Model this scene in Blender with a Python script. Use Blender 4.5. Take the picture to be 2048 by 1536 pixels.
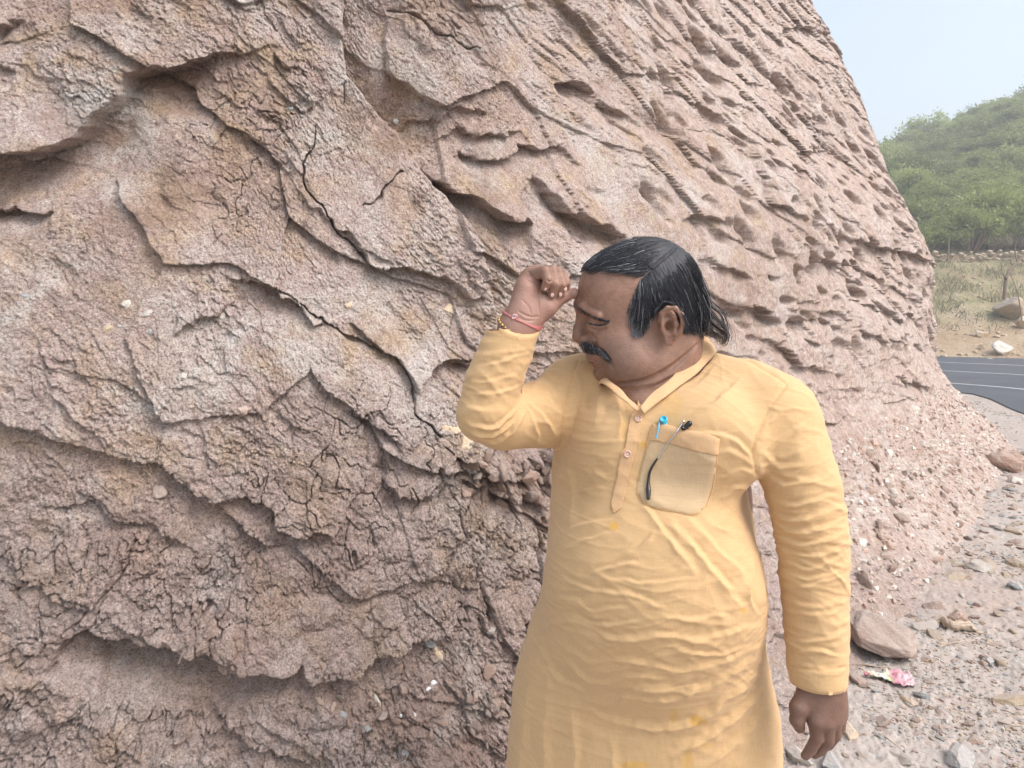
import bpy, math, random
import numpy as np
from mathutils import Vector, Matrix

for o in list(bpy.data.objects):
    bpy.data.objects.remove(o, do_unlink=True)
SC = bpy.context.scene
COL = SC.collection
f32 = np.float32
R = math.radians

# ------------------------------------------------------------------ camera
CAMZ, FPX, PITCH = 1.55, 1480.0, math.atan(0.1)
cd = bpy.data.cameras.new("camera")
cam = bpy.data.objects.new("camera", cd)
COL.objects.link(cam)
cam.location = (0, 0, CAMZ)
cam.rotation_euler = (math.pi / 2 - PITCH, 0, 0)
cd.sensor_width = 36.0
cd.lens = 36.0 * FPX / 2048.0
cd.clip_start = 0.05
cd.clip_end = 3000
SC.camera = cam

# ------------------------------------------------------------------ world, sun, exposure
SUN_EL, SUN_AZ = 50.0, 124.0       # veiled sun to the right: azimuth clockwise from +Y
w = bpy.data.worlds.new("World"); SC.world = w; w.use_nodes = True
wn, wl = w.node_tree.nodes, w.node_tree.links
bg = wn["Background"]
sky = wn.new("ShaderNodeTexSky"); sky.sky_type = 'NISHITA'; sky.sun_disc = False
sky.sun_elevation = R(SUN_EL); sky.sun_rotation = R(SUN_AZ)
sky.air_density = 1.0; sky.dust_density = 5.0; sky.ozone_density = 1.0
hs = wn.new("ShaderNodeHueSaturation"); hs.inputs["Hue"].default_value = 0.482; hs.inputs["Saturation"].default_value = 0.58
wl.new(sky.outputs[0], hs.inputs["Color"]); wl.new(hs.outputs[0], bg.inputs["Color"])
bg.inputs["Strength"].default_value = 0.15
sd = bpy.data.lights.new("sun", 'SUN'); sd.energy = 0.42; sd.angle = R(25.0); sd.color = (1.0, 0.955, 0.90)
so = bpy.data.objects.new("sun", sd); COL.objects.link(so)
sdir = Vector((math.sin(R(SUN_AZ)) * math.cos(R(SUN_EL)), math.cos(R(SUN_AZ)) * math.cos(R(SUN_EL)), math.sin(R(SUN_EL))))
so.rotation_euler = sdir.to_track_quat('Z', 'Y').to_euler(); so.location = (-10, 10, 30)
SC.view_settings.view_transform = 'Standard'
SC.view_settings.look = 'None'
SC.view_settings.exposure = 1.18
SC.view_settings.gamma = 1.0

# ------------------------------------------------------------------ small helpers
def tag(o, label=None, cat=None, group=None, kind=None):
    if label: o["label"] = label
    if cat: o["category"] = cat
    if group: o["group"] = group
    if kind: o["kind"] = kind
    return o

def ray(px, py):
    u, v = (px - 1024) / FPX, (py - 768) / FPX
    return np.array([u, math.cos(PITCH) - v * math.sin(PITCH), -math.sin(PITCH) - v * math.cos(PITCH)])
def P(px, py, d):
    """point seen at photo pixel (px,py) at camera depth d"""
    return np.array([0, 0, CAMZ]) + ray(px, py) * d
def G(px, py, z=0.0):
    r = ray(px, py); return np.array([0, 0, CAMZ]) + r * ((z - CAMZ) / r[2])
def proj(V):
    """world points (n,3) -> photo pixels (n,2)"""
    x, y, z = V[:, 0], V[:, 1], V[:, 2] - CAMZ
    dep = y * math.cos(PITCH) - z * math.sin(PITCH)
    up = y * math.sin(PITCH) + z * math.cos(PITCH)
    dep = np.where(dep < 0.05, 0.05, dep)
    return np.stack([1024 + FPX * x / dep, 768 - FPX * up / dep], 1), dep

def mesh_np(name, V, F, mat=None, parent=None, smooth=True, attrs=None):
    """V (n,3); F (m,4) or (m,3) int array, or list of such arrays"""
    me = bpy.data.meshes.new(name)
    Fs = F if isinstance(F, list) else [F]
    Fs = [np.asarray(f, dtype=np.int32) for f in Fs if len(f)]
    V = np.asarray(V, dtype=f32)
    me.vertices.add(len(V)); me.vertices.foreach_set("co", V.ravel())
    nl = sum(f.size for f in Fs); npoly = sum(len(f) for f in Fs)
    me.loops.add(nl); me.polygons.add(npoly)
    me.loops.foreach_set("vertex_index", np.concatenate([f.ravel() for f in Fs]))
    tot = np.concatenate([np.full(len(f), f.shape[1], np.int32) for f in Fs])
    st = np.concatenate([[0], np.cumsum(tot)[:-1]]).astype(np.int32)
    me.polygons.foreach_set("loop_start", st)
    me.polygons.foreach_set("loop_total", tot)
    me.polygons.foreach_set("use_smooth", np.full(npoly, smooth, dtype=bool))
    if attrs:
        for k, a in attrs.items():
            at = me.attributes.new(k, 'FLOAT', 'POINT'); at.data.foreach_set("value", np.asarray(a, dtype=f32).ravel())
    me.update(calc_edges=True); me.validate()
    if mat: me.materials.append(mat)
    o = bpy.data.objects.new(name, me); COL.objects.link(o)
    if parent is not None: o.parent = parent
    return o

def grid_faces(nr, nc, closed=False):
    r = np.arange(nr - 1)[:, None]; c = np.arange(nc if closed else nc - 1)[None, :]
    c2 = (c + 1) % nc
    return np.stack([r * nc + c, r * nc + c2, (r + 1) * nc + c2, (r + 1) * nc + c], -1).reshape(-1, 4)

# ---- noise (numpy) ----
def _h(ix, iy, iz=0, seed=0):
    h = (ix.astype(np.int64) * 374761393 + iy.astype(np.int64) * 668265263 + (iz.astype(np.int64) * 2147483647 if not np.isscalar(iz) else 0) + seed * 974711) & 0xffffffff
    h = ((h ^ (h >> 13)) * 1274126177) & 0xffffffff
    h = ((h ^ (h >> 16)) * 2246822519) & 0xffffffff
    return (h ^ (h >> 15)) & 0xffffffff
def rnd(ix, iy, seed=0, iz=0):
    return (_h(ix, iy, iz, seed) / 4294967296.0).astype(f32)
def pn2(x, y, seed=0):
    """2D gradient noise about -1..1"""
    x0 = np.floor(x); y0 = np.floor(y); fx = (x - x0).astype(f32); fy = (y - y0).astype(f32)
    ix = x0.astype(np.int64); iy = y0.astype(np.int64)
    ux = fx * fx * fx * (fx * (fx * 6 - 15) + 10); uy = fy * fy * fy * (fy * (fy * 6 - 15) + 10)
    def g(a, b, dx, dy):
        t = rnd(a, b, seed) * f32(6.2831853); return np.cos(t) * dx + np.sin(t) * dy
    n00 = g(ix, iy, fx, fy); n10 = g(ix + 1, iy, fx - 1, fy)
    n01 = g(ix, iy + 1, fx, fy - 1); n11 = g(ix + 1, iy + 1, fx - 1, fy - 1)
    a = n00 + ux * (n10 - n00); b = n01 + ux * (n11 - n01)
    return (a + uy * (b - a)) * f32(1.5)
def fbm(x, y, oct=4, seed=0, gain=0.5, ridged=False):
    s = 0; a = 1.0; t = 0
    for i in range(oct):
        n = pn2(x, y, seed + i * 17)
        if ridged: n = 1 - 2 * np.abs(n)
        s = s + a * n; t += a; a *= gain
        x, y = x * 2.03 + 3.7 * i, y * 2.03 - 1.9 * i
    return s / t
def worley(x, y, seed=0, jit=0.95):
    """F1, F2, two random numbers of nearest cell, offset to its centre"""
    x0 = np.floor(x).astype(np.int64); y0 = np.floor(y).astype(np.int64)
    F1 = np.full(x.shape, 9, f32); F2 = F1.copy(); ra = np.zeros_like(F1); rb = ra.copy(); ox = ra.copy(); oy = ra.copy()
    for j in (-1, 0, 1):
        for i in (-1, 0, 1):
            cx, cy = x0 + i, y0 + j
            r1 = rnd(cx, cy, seed); r2 = rnd(cx, cy, seed + 7)
            dx = (x - (cx + 0.5 + jit * (r1 - 0.5))).astype(f32); dy = (y - (cy + 0.5 + jit * (r2 - 0.5))).astype(f32)
            d = np.sqrt(dx * dx + dy * dy); m = d < F1
            F2 = np.where(m, F1, np.minimum(F2, d)); F1 = np.where(m, d, F1)
            ra = np.where(m, r1, ra); rb = np.where(m, r2, rb); ox = np.where(m, dx, ox); oy = np.where(m, dy, oy)
    return F1, F2, (ra * 7.31) % 1, (rb * 5.77) % 1, ox, oy
def sst(a, b, x):
    t = np.clip((x - a) / (b - a), 0, 1); return t * t * (3 - 2 * t)

# ---- materials ----
class NT:
    """tiny node-tree helper"""
    def __init__(s, name):
        s.m = bpy.data.materials.new(name); s.m.use_nodes = True
        s.t = s.m.node_tree; s.b = s.t.nodes["Principled BSDF"]; s.out = s.t.nodes["Material Output"]
    def n(s, typ, **kw):
        nd = s.t.nodes.new("ShaderNode" + typ)
        for k, v in kw.items():
            if k.startswith("i_"):
                key = k[2:]; key = int(key) if key.isdigit() else key.replace("_", " ")
                if isinstance(v, bpy.types.NodeSocket): s.t.links.new(v, nd.inputs[key])
                else: nd.inputs[key].default_value = v
            else: setattr(nd, k, v)
        return nd
    def link(s, a, b): s.t.links.new(a, b)
    def coord(s, scale=(1, 1, 1), rot=(0, 0, 0)):
        tc = s.n("TexCoord"); mp = s.n("Mapping"); s.link(tc.outputs["Object"], mp.inputs[0])
        mp.inputs["Scale"].default_value = scale; mp.inputs["Rotation"].default_value = rot
        return mp.outputs[0]
    def noise(s, vec, scale, detail=4, rough=0.55, dist=0.0):
        nd = s.n("TexNoise", i_Scale=scale, i_Detail=detail, i_Roughness=rough, i_Distortion=dist); s.link(vec, nd.inputs["Vector"]); return nd.outputs["Fac"]
    def ramp(s, fac, stops):
        r = s.n("ValToRGB"); s.link(fac, r.inputs[0]); e = r.color_ramp.elements
        while len(e) > 1: e.remove(e[-1])
        e[0].position = stops[0][0]; e[0].color = (*stops[0][1], 1) if not np.isscalar(stops[0][1]) else (stops[0][1],) * 3 + (1,)
        for p, c in stops[1:]:
            q = e.new(p); q.color = (*c, 1) if not np.isscalar(c) else (c, c, c, 1)
        return r.outputs[0]
    def mix(s, fac, a, b, mode='MIX'):
        m = s.n("MixRGB", blend_type=mode)
        for i, v in enumerate((fac, a, b)):
            if isinstance(v, bpy.types.NodeSocket): s.link(v, m.inputs[i])
            else: m.inputs[i].default_value = v if (i == 0 or len(v) == 4) else (*v, 1)
        return m.outputs[0]
    def math(s, op, a, b=0.0, c=0.0):
        m = s.n("Math", operation=op)
        for i, v in enumerate((a, b, c)):
            if isinstance(v, bpy.types.NodeSocket): s.link(v, m.inputs[i])
            else: m.inputs[i].default_value = v
        return m.outputs[0]
    def bump(s, h, strength=0.5, dist=0.01, prev=None):
        b = s.n("Bump", i_Strength=strength, i_Distance=dist); s.link(h, b.inputs["Height"])
        if prev is not None: s.link(prev, b.inputs["Normal"])
        return b.outputs[0]
    def attr(s, name):
        return s.n("Attribute", attribute_name=name).outputs["Fac"]
    def fin(s, col=None, rough=0.9, normal=None, spec=0.3, **kw):
        if isinstance(col, bpy.types.NodeSocket): s.link(col, s.b.inputs["Base Color"])
        elif col is not None: s.b.inputs["Base Color"].default_value = (*col, 1)
        if isinstance(rough, bpy.types.NodeSocket): s.link(rough, s.b.inputs["Roughness"])
        else: s.b.inputs["Roughness"].default_value = rough
        s.b.inputs["Specular IOR Level"].default_value = spec
        if normal is not None: s.link(normal, s.b.inputs["Normal"])
        for k, v in kw.items(): s.b.inputs[k.replace("_", " ")].default_value = v
        return s.m

def plain(name, col, rough=0.6, spec=0.4, metallic=0.0, var=0.12, vs=60.0):
    t = NT(name); n = t.noise(t.coord(), vs, 3)
    c = t.mix(n, tuple(min(1, x * (1 - var)) for x in col), tuple(min(1, x * (1 + var)) for x in col))
    return t.fin(c, rough, t.bump(n, 0.15, 0.001), spec, Metallic=metallic)
CLQ = 1.0          # cliff mesh pitch, 1 = finest
def exec_features():
    # block on the left stands forward of the face behind it
    step([(985, 640), (975, 590), (955, 520), (940, 440), (905, 385), (850, 330), (800, 262), (745, 200), (700, 150), (690, 60), (680, -60)][::-1], 0.05, 0.16, 0.22, 0.35, 0.5, False, 0.02)
    # overhanging lip, upper left, and the hollow under it
    flatten([(-160, 330), (60, 308), (165, 265), (245, 190), (300, 150), (370, 200), (380, 330), (300, 420), (120, 400), (-160, 420)], .7, .01, .08)
    step([(340, 140), (300, 150), (258, 160), (245, 195), (205, 232), (165, 268), (125, 290), (60, 305), (-60, 318), (-160, 330)], 0.06, 0.14, 0.20, 0.14, 0.6, False)
    pit(230, 330, 0.20, 0.10, 0.03, R(-35))
    step([(105, 425), (60, 440), (20, 432), (-60, 430)], 0.02, 0.05, 0.06, 0.05)
    step([(60, 35), (0, 60), (-60, 62)], 0.03, 0.06, 0.08, 0.06)
    step([(50, 150), (0, 135), (-60, 130)], 0.02, 0.02, 0.05, 0.05)
    # cave, lower left
    flatten([(108, 1345), (140, 1290), (178, 1250), (280, 1280), (430, 1300), (560, 1335), (620, 1345), (580, 1400), (420, 1450), (250, 1450), (170, 1420)], .85, .02)
    step([(610, 1330), (560, 1338), (500, 1340), (440, 1345), (420, 1312), (350, 1300), (280, 1290), (210, 1270), (178, 1256), (140, 1290), (112, 1330)], 0.05, 0.19, 0.10, 0.14, 0.4)
    pit(300, 1330, 0.17, 0.05, 0.05)
    step([(165, 1430), (150, 1370), (120, 1335), (60, 1345), (-60, 1350)], -0.005, -0.06, 0.03, 0.1, 0.5)
    step([(940, 1260), (860, 1300), (800, 1320), (720, 1360), (640, 1372), (590, 1360)], 0.035, 0.06, 0.09, 0.09)
    # deep crevice beyond the block and the flaky slabs over it
    step([(1075, 450), (1040, 440), (985, 415), (940, 395), (895, 358), (870, 340)], 0.09, 0.16, 0.12, 0.08, 0.8)
    step([(1260, 500), (1200, 455), (1140, 415), (1100, 385), (1080, 345)], 0.05, 0.09, 0.13, 0.10, 1.3)
    step([(1150, 330), (1120, 305), (1060, 300), (1000, 315), (930, 330)], 0.03, 0.045, 0.09, 0.07, 1.4)
    step([(1060, 270), (1020, 262), (960, 262), (900, 285)], 0.02, 0.03, 0.07, 0.05, 1.4)
    step([(1000, 235), (940, 225), (870, 240), (830, 262)], 0.02, 0.03, 0.07, 0.05, 1.4)
    step([(1180, 185), (1145, 170), (1110, 172)], 0.03, 0.06, 0.08, 0.05)
    step([(1260, 245), (1210, 220), (1180, 205)], 0.02, 0.05, 0.08, 0.05)
    step([(940, 600), (965, 560), (945, 470), (930, 420)], -0.02, -0.02, 0.03, 0.05)
    # broken slabs in the middle
    step([(655, 635), (625, 640), (600, 620), (570, 590), (548, 560), (520, 552), (470, 560)], 0.03, 0.035, 0.09, 0.07)
    step([(470, 600), (430, 640), (395, 630), (362, 655), (370, 600)], 0.012, 0.03, 0.05, 0.05)
    step([(965, 590), (930, 600), (890, 560), (830, 545), (770, 535), (720, 500), (650, 440), (620, 400), (600, 370)], 0.02, 0.035, 0.10, 0.08)
    step([(960, 700), (900, 715), (860, 735), (830, 770), (800, 715), (760, 690), (700, 640)], 0.03, 0.045, 0.10, 0.06)
    step([(1010, 700), (960, 720), (900, 730)], 0.02, 0.04, 0.06, 0.05)
    crack([(800, 345), (770, 385), (745, 410), (725, 425)], 0.008, 0.03)
    crack([(632, 245), (625, 290), (605, 330), (620, 370), (650, 430), (690, 480), (770, 540)], 0.008, 0.03)
    crack([(545, 560), (600, 610), (660, 650), (720, 680), (790, 715), (825, 770), (830, 830), (880, 880), (930, 930)], 0.010, 0.035)
    crack([(690, 170), (695, 205)], 0.006, 0.02); crack([(780, 10), (880, 60), (960, 100)], 0.012, 0.03)
    step([(800, 900), (790, 870), (765, 845), (735, 835)], 0.02, 0.05, 0.05, 0.04)
    step([(925, 990), (860, 1000), (790, 995), (770, 950), (775, 880)], 0.03, 0.045, 0.09, 0.06)
    step([(720, 950), (700, 1010), (660, 1060), (620, 1065), (560, 1050), (520, 1000), (480, 985), (360, 960), (330, 900)], 0.035, 0.03, 0.16, 0.08)
    step([(400, 1100), (300, 1060), (200, 1010), (60, 1000)], 0.01, 0.02, 0.08, 0.08)
    # blocky rubble under the elbow
    for (x, y, a) in [(940, 905, 0), (990, 925, 0), (1045, 940, 1), (1090, 925, 0), (1010, 985, 1), (1075, 990, 0), (960, 960, 0)]:
        step([(x + 34, y - 22), (x + 30, y + 14), (x - 6, y + 20), (x - 34, y + 6)], 0.035, 0.06, 0.05, 0.035, 0.7)
    pit(1040, 905, 0.12, 0.03, 0.06); pit(1100, 960, 0.03, 0.09, 0.07)
    # tall cracks beside the kurta
    crack([(1098, 1040), (1090, 1120), (1080, 1190), (1070, 1250), (1055, 1310), (1045, 1350)], 0.034, 0.13, .5)
    crack([(1010, 1060), (985, 1090), (960, 1130), (955, 1180)], 0.008, 0.03); crack([(925, 1020), (930, 1100), (900, 1150)], 0.007, 0.025)
    crack([(10, 1460), (30, 1380), (15, 1330)], 0.006, 0.02); crack([(790, 1400), (800, 1450), (850, 1470), (900, 1500)], 0.006, 0.02)
    crack([(80, 1170), (150, 1200), (190, 1210), (240, 1160), (270, 1100), (260, 1050)], 0.006, 0.022)
    crack([(270, 1180), (330, 1160), (380, 1240)], 0.006, 0.022)
    # far face: scallops, pockets and shelves
    for pts, o_, i_, a_, b_ in [
        ([(1560, 640), (1520, 620), (1490, 605), (1470, 640)], .05, .10, .2, .12), ([(1870, 525), (1820, 510), (1760, 490), (1700, 470)], .10, .16, .3, .2),
        ([(1760, 560), (1720, 530), (1660, 520), (1600, 540)], .06, .10, .25, .15), ([(1690, 640), (1660, 625), (1620, 640), (1560, 660)], .05, .08, .2, .12),
        ([(1830, 620), (1800, 640), (1770, 625), (1745, 590)], .06, .12, .2, .15), ([(1650, 745), (1610, 735), (1560, 700), (1530, 680)], .05, .10, .2, .12),
        ([(1860, 770), (1810, 760), (1770, 745)], .06, .10, .2, .15), ([(1440, 440), (1400, 435), (1360, 430)], .05, .07, .15, .1),
        ([(1700, 330), (1640, 300), (1590, 300)], .04, .06, .2, .15), ([(1600, 440), (1540, 400), (1500, 330), (1480, 250)], .06, .08, .2, .2),
        ([(1410, 340), (1370, 290), (1340, 230), (1330, 150)], .03, .07, .15, .15), ([(1960, 770), (1930, 745), (1900, 735)], .06, .08, .2, .12),
        ([(1660, 60), (1600, 50), (1560, 70)], .05, .10, .2, .15), ([(1570, 95), (1540, 70), (1520, 55)], .05, .08, .15, .1),
        ([(1480, 545), (1440, 520), (1400, 515)], .04, .07, .15, .1), ([(1980, 905), (1930, 890), (1890, 880)], .03, .05, .15, .1)]:
        step(pts, o_ * .5, i_ * .55, a_, b_ * .8, 1.6)
    crack([(1775, 545), (1770, 600), (1780, 640)], .03, .08); crack([(1610, 260), (1615, 300), (1600, 310)], .03, .05)
    for x, y in [(1660, 365), (1790, 400), (1500, 420), (1440, 330), (1320, 400), (1345, 165), (1890, 690), (1700, 690), (1590, 560), (1470, 470), (1560, 500), (1640, 410), (1330, 250), (1930, 820)]:
        pit(x, y, 0.10, 0.05, 0.10, R(-30))
    step([(650, 200), (600, 215), (560, 190), (545, 170)], 0.02, 0.02, 0.05, 0.05)
    step([(600, 130), (575, 130), (550, 115)], 0.02, 0.035, 0.04, 0.03)
# ================================================================== THE CLIFF
CP = np.array([(-7.5, 3.6), (-4.5, 1.9), (-2.6, 1.45), (-1.4, 1.42), (-0.4, 1.55), (0.4, 1.95), (1.0, 2.65), (1.75, 3.75), (2.9, 5.2), (4.1, 6.75),
               (5.15, 8.1), (5.55, 8.9), (5.6, 9.9), (5.1, 11.2), (3.6, 13.5), (0.5, 17.0), (-4, 22)], float)
def catmull(pts, n):
    pts = np.asarray(pts, float)
    p = np.vstack([2 * pts[0] - pts[1], pts, 2 * pts[-1] - pts[-2]]); out = []
    for i in range(1, len(p) - 2):
        t = np.linspace(0, 1, n, endpoint=False)[:, None]
        a, b, c, d = p[i - 1], p[i], p[i + 1], p[i + 2]
        out.append(0.5 * (2 * b + (c - a) * t + (2 * a - 5 * b + 4 * c - d) * t ** 2 + (3 * b - a - 3 * c + d) * t ** 3))
    out.append(p[-2][None]); return np.vstack(out)
_cc = catmull(CP, 60)
_cs = np.concatenate([[0], np.cumsum(np.linalg.norm(np.diff(_cc, axis=0), axis=1))])
S_TOT = _cs[-1]
def curve(s):
    x = np.interp(s, _cs, _cc[:, 0]); y = np.interp(s, _cs, _cc[:, 1])
    e = 0.12
    tx = np.interp(s + e, _cs, _cc[:, 0]) - np.interp(s - e, _cs, _cc[:, 0]); ty = np.interp(s + e, _cs, _cc[:, 1]) - np.interp(s - e, _cs, _cc[:, 1])
    l = np.hypot(tx, ty) + 1e-9; return x, y, ty / l, -tx / l
S_NEAR = _cs[np.argmin(np.hypot(_cc[:, 0] - 0.4, _cc[:, 1] - 1.95))]
S_COR = _cs[np.argmin(np.hypot(_cc[:, 0] - 5.55, _cc[:, 1] - 8.9))]
CLIFF_TOP = 13.0
def lean(s, h):
    """how far the face has receded at height h"""
    far = sst(S_NEAR, S_NEAR + 3.5, s)
    k = 0.30 + 0.14 * far                                   # slope of the face
    fa = 0.10 + 0.60 * far
    flare = fa * np.exp(-np.maximum(h, -0.2) / (0.20 + 0.48 * far))   # scree foot sticks out
    hh = np.clip(h - 2.2, 0, 4.0); h_ = np.minimum(h, 6.5)
    return (k - 0.24 * far) * h_ - 0.20 * far * np.exp(-((h - 2.1) / 0.75) ** 2) + 0.20 * far * hh * hh / (hh + 0.8) - flare + fa * 0.55
def base_pt(s, h):
    x, y, nx, ny = curve(s); L = lean(s, h)
    return np.stack([x - nx * L, y - ny * L, h], -1), nx, ny

# columns: even in view angle on the visible part, rows fine up to the top of the picture
_ss = np.linspace(0, S_TOT, 4000); _x, _y, _nx, _ny = curve(_ss)
_b = _y + 0.6; _a = np.arctan2(_x + -_nx * 0.4, np.maximum(_y - _ny * 0.4, 0.3)); _dist = np.hypot(_x, _y) + 0.3
_rx, _ry = _x / np.hypot(_x, _y), _y / np.hypot(_x, _y)
_sin = np.abs(_rx * _nx + _ry * _ny); _step = CLQ * 0.00128 * _dist / np.clip(_sin, 0.28, 1)
_vis = (_a > -0.72) & (_a < 0.66) & (_ss < S_COR + 1.2)
_step = np.where(_vis, _step, np.where(_ss < S_COR, 0.03, 0.06))
_cum = np.concatenate([[0], np.cumsum((_ss[1] - _ss[0]) / _step[:-1])])
NCOL = int(_cum[-1]); SCOL = np.interp(np.linspace(0, _cum[-1], NCOL), _cum, _ss)
_x, _y, _nx, _ny = curve(SCOL); _d = np.hypot(_x, _y)
hvis = np.clip(CAMZ + (_d + 0.9) * 0.47, 2.75, 6.2)
NR = int(860 / CLQ); NR2 = 70
tt = np.linspace(0, 1, NR)[:, None]; t2 = np.linspace(0, 1, NR2 + 1)[1:, None] ** 1.5
H = np.vstack([-0.15 + (hvis[None] + 0.15) * tt, hvis[None] + (CLIFF_TOP - hvis[None]) * t2]).astype(f32)
S = np.repeat(SCOL[None], H.shape[0], 0).astype(f32)
NROW = H.shape[0]
BP, NX, NY = base_pt(S.astype(float), H.astype(float))
print("cliff grid", NROW, NCOL)

# lookup: photo pixel -> (s,h) on the face
_cssub = SCOL[::8]; _hs = np.linspace(-0.1, 6.5, 420)
_SS, _HH = np.meshgrid(_cssub, _hs); _BPT, _bnx, _bny = base_pt(_SS, _HH)
_pp, _dd = proj(_BPT.reshape(-1, 3)); _front = ((_bnx * _BPT[..., 0] + _bny * _BPT[..., 1]) < 0.1).ravel()
_pp[~_front] = 1e6
def on_cliff(px, py):
    i = np.argmin((_pp[:, 0] - px) ** 2 + (_pp[:, 1] - py) ** 2)
    return float(_SS.ravel()[i]), float(_HH.ravel()[i])

_w = np.clip(1.25 * _sin, 0.42, 1.0); _sn = np.concatenate([[0], np.cumsum((_ss[1] - _ss[0]) * _w[:-1])])
SN = np.interp(S, _ss, _sn).astype(f32)      # beds run longer where the face turns away
Sc = S; Hc = H
far = sst(S_NEAR, S_NEAR + 4.0, Sc)
# domain warp makes every feature line ragged
wx = fbm(SN * 1.3, Hc * 1.3, 4, 11) * 0.10 + fbm(SN * 14, Hc * 14, 3, 12) * 0.008
wy = fbm(SN * 1.3, Hc * 1.3, 4, 21) * 0.10 + fbm(SN * 14, Hc * 14, 3, 22) * 0.008
jx = fbm(SN * 7, Hc * 7, 3, 41) * 0.030 + fbm(SN * 30, Hc * 30, 3, 42, .6) * 0.008
jy = fbm(SN * 7, Hc * 7, 3, 43) * 0.030 + fbm(SN * 30, Hc * 30, 3, 44, .6) * 0.008
X0, Y0 = SN + wx, Hc + wy
# bedding dips down to the right (about 38 deg); lower left it is flatter
dip = R(34); ca, sa = math.cos(dip), math.sin(dip)
U = X0 * ca - Y0 * sa; V_ = X0 * sa + Y0 * ca         # U along the beds, V_ across

def plates(u, v, su, sv, seed, tilt=1.0):
    F1, F2, ra, rb, ox, oy = worley(u * su, v * sv, seed)
    return (ra - 0.5) + tilt * ((rb - 0.5) * 1.2 * ox - (0.35 + 0.8 * ra) * oy), F2 - F1
D = np.zeros_like(SN)
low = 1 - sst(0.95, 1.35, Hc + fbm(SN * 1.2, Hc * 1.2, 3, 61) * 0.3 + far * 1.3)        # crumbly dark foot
smoothm = sst(-0.22, 0.25, fbm(SN * 1.1 + 4, Hc * 1.3, 3, 71))                          # patches of smooth silty face
hack = 1 - 0.80 * smoothm
scale = 0.75 + 0.25 * far
scree = far * (1 - sst(0.45, 1.05, Hc + 0.25 * fbm(SN, Hc, 2, 63)))
hack = hack * (1 - 0.8 * scree)
# big forms
D += 0.10 * fbm(SN * 0.75, Hc * 0.9, 3, 81) * (0.8 + 0.8 * far)
p1, e1 = plates(U, V_, 2.1, 3.4, 101, 0.8); D += 0.042 * p1 * (0.72 - 0.42 * far) * (1 - .7 * scree)
p2, e2 = plates(U + 3, V_, 6.5, 10.5, 102, 1.0); D += 0.013 * p2 * (1 - .55 * far) * hack * (0.75 - 0.15 * far) * (0.7 + 0.5 * low)
q2, _ = plates(SN + jx * 2, Hc + jy * 2 + 0.3 * SN, 3.2, 5.5, 172, 0.9); D += far * (1 - scree) * 0.040 * q2 * sst(-0.3, 0.3, fbm(SN * 0.7 + 3, Hc * 0.9, 3, 173))
q3, _ = plates(SN + jx * 2, Hc + jy * 2 + 0.3 * SN, 9, 14, 174, 0.9); D += far * (1 - scree) * 0.018 * q3 * sst(-0.1, 0.4, fbm(SN * 1.2 + 3, Hc * 1.3, 3, 175))
p3, e3 = plates(U + 9, V_, 20, 34, 103, 1.1); m3 = sst(-0.25, 0.3, fbm(SN * 2.4, Hc * 2.4, 3, 111)); D += 0.0105 * p3 * (1 - .75 * sst(.1, .6, far)) * (0.25 + 0.75 * m3) * hack * scale
p4, e4 = plates(U + 5, V_, 55, 95, 104, 1.2); m4 = sst(-0.2, 0.35, fbm(SN * 3.4 + 7, Hc * 3.4, 3, 112)); D += 0.0075 * p4 * (1 - sst(0.15, 0.6, far)) * (0.35 + 0.65 * m4) * scale * (1 - .6 * scree) * (1 - .55 * smoothm)
Fg, _, rg, _, _, _ = worley(Sc * 11, Hc * 15, 180); D += scree * 0.022 * (1 - np.clip(Fg / .6, 0, 1) ** 2) * (rg > .55)
Fg, _, rg, _, _, _ = worley(Sc * 26, Hc * 34, 181); D += scree * 0.012 * (1 - np.clip(Fg / .6, 0, 1) ** 2) * (rg > .3)
D += scree * .01 * fbm(Sc * 22, Hc * 30, 3, 182, .6)
p5, e5 = plates(U + 2, V_, 130, 200, 105, 1.2); fine = 1 - sst(0.05, 0.45, far)
D += 0.0036 * p5 * fine * (0.45 + 0.55 * m4) * (1 - .3 * smoothm)
# clods: rounded lumps of the crumbly foot, and ridged roughness
F1, F2, ra, rb, _, _ = worley(X0 * 13 + 5, Y0 * 15, 120); cl = 1 - np.clip(F1 / 0.75, 0, 1) ** 2
D += low * (0.016 * cl * (0.4 + ra))
F1b, F2b, ra2, _, _, _ = worley(X0 * 45, Y0 * 52, 121); D += (0.25 + 0.75 * low) * 0.0045 * (1 - np.clip(F1b / 0.8, 0, 1) ** 2) * (0.3 + ra2)
D += 0.006 * fbm(U * 7, V_ * 12, 4, 130, 0.55, True) * hack + 0.0065 * fbm(U * 40, V_ * 80, 3, 131, 0.6, True) * (0.4 + 0.6 * m3) * (1 - sst(0.05, 0.45, far)) + far * 0.022 * fbm(Sc * 5, Hc * 7, 4, 133, 0.6, True) * (1 - scree)
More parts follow.
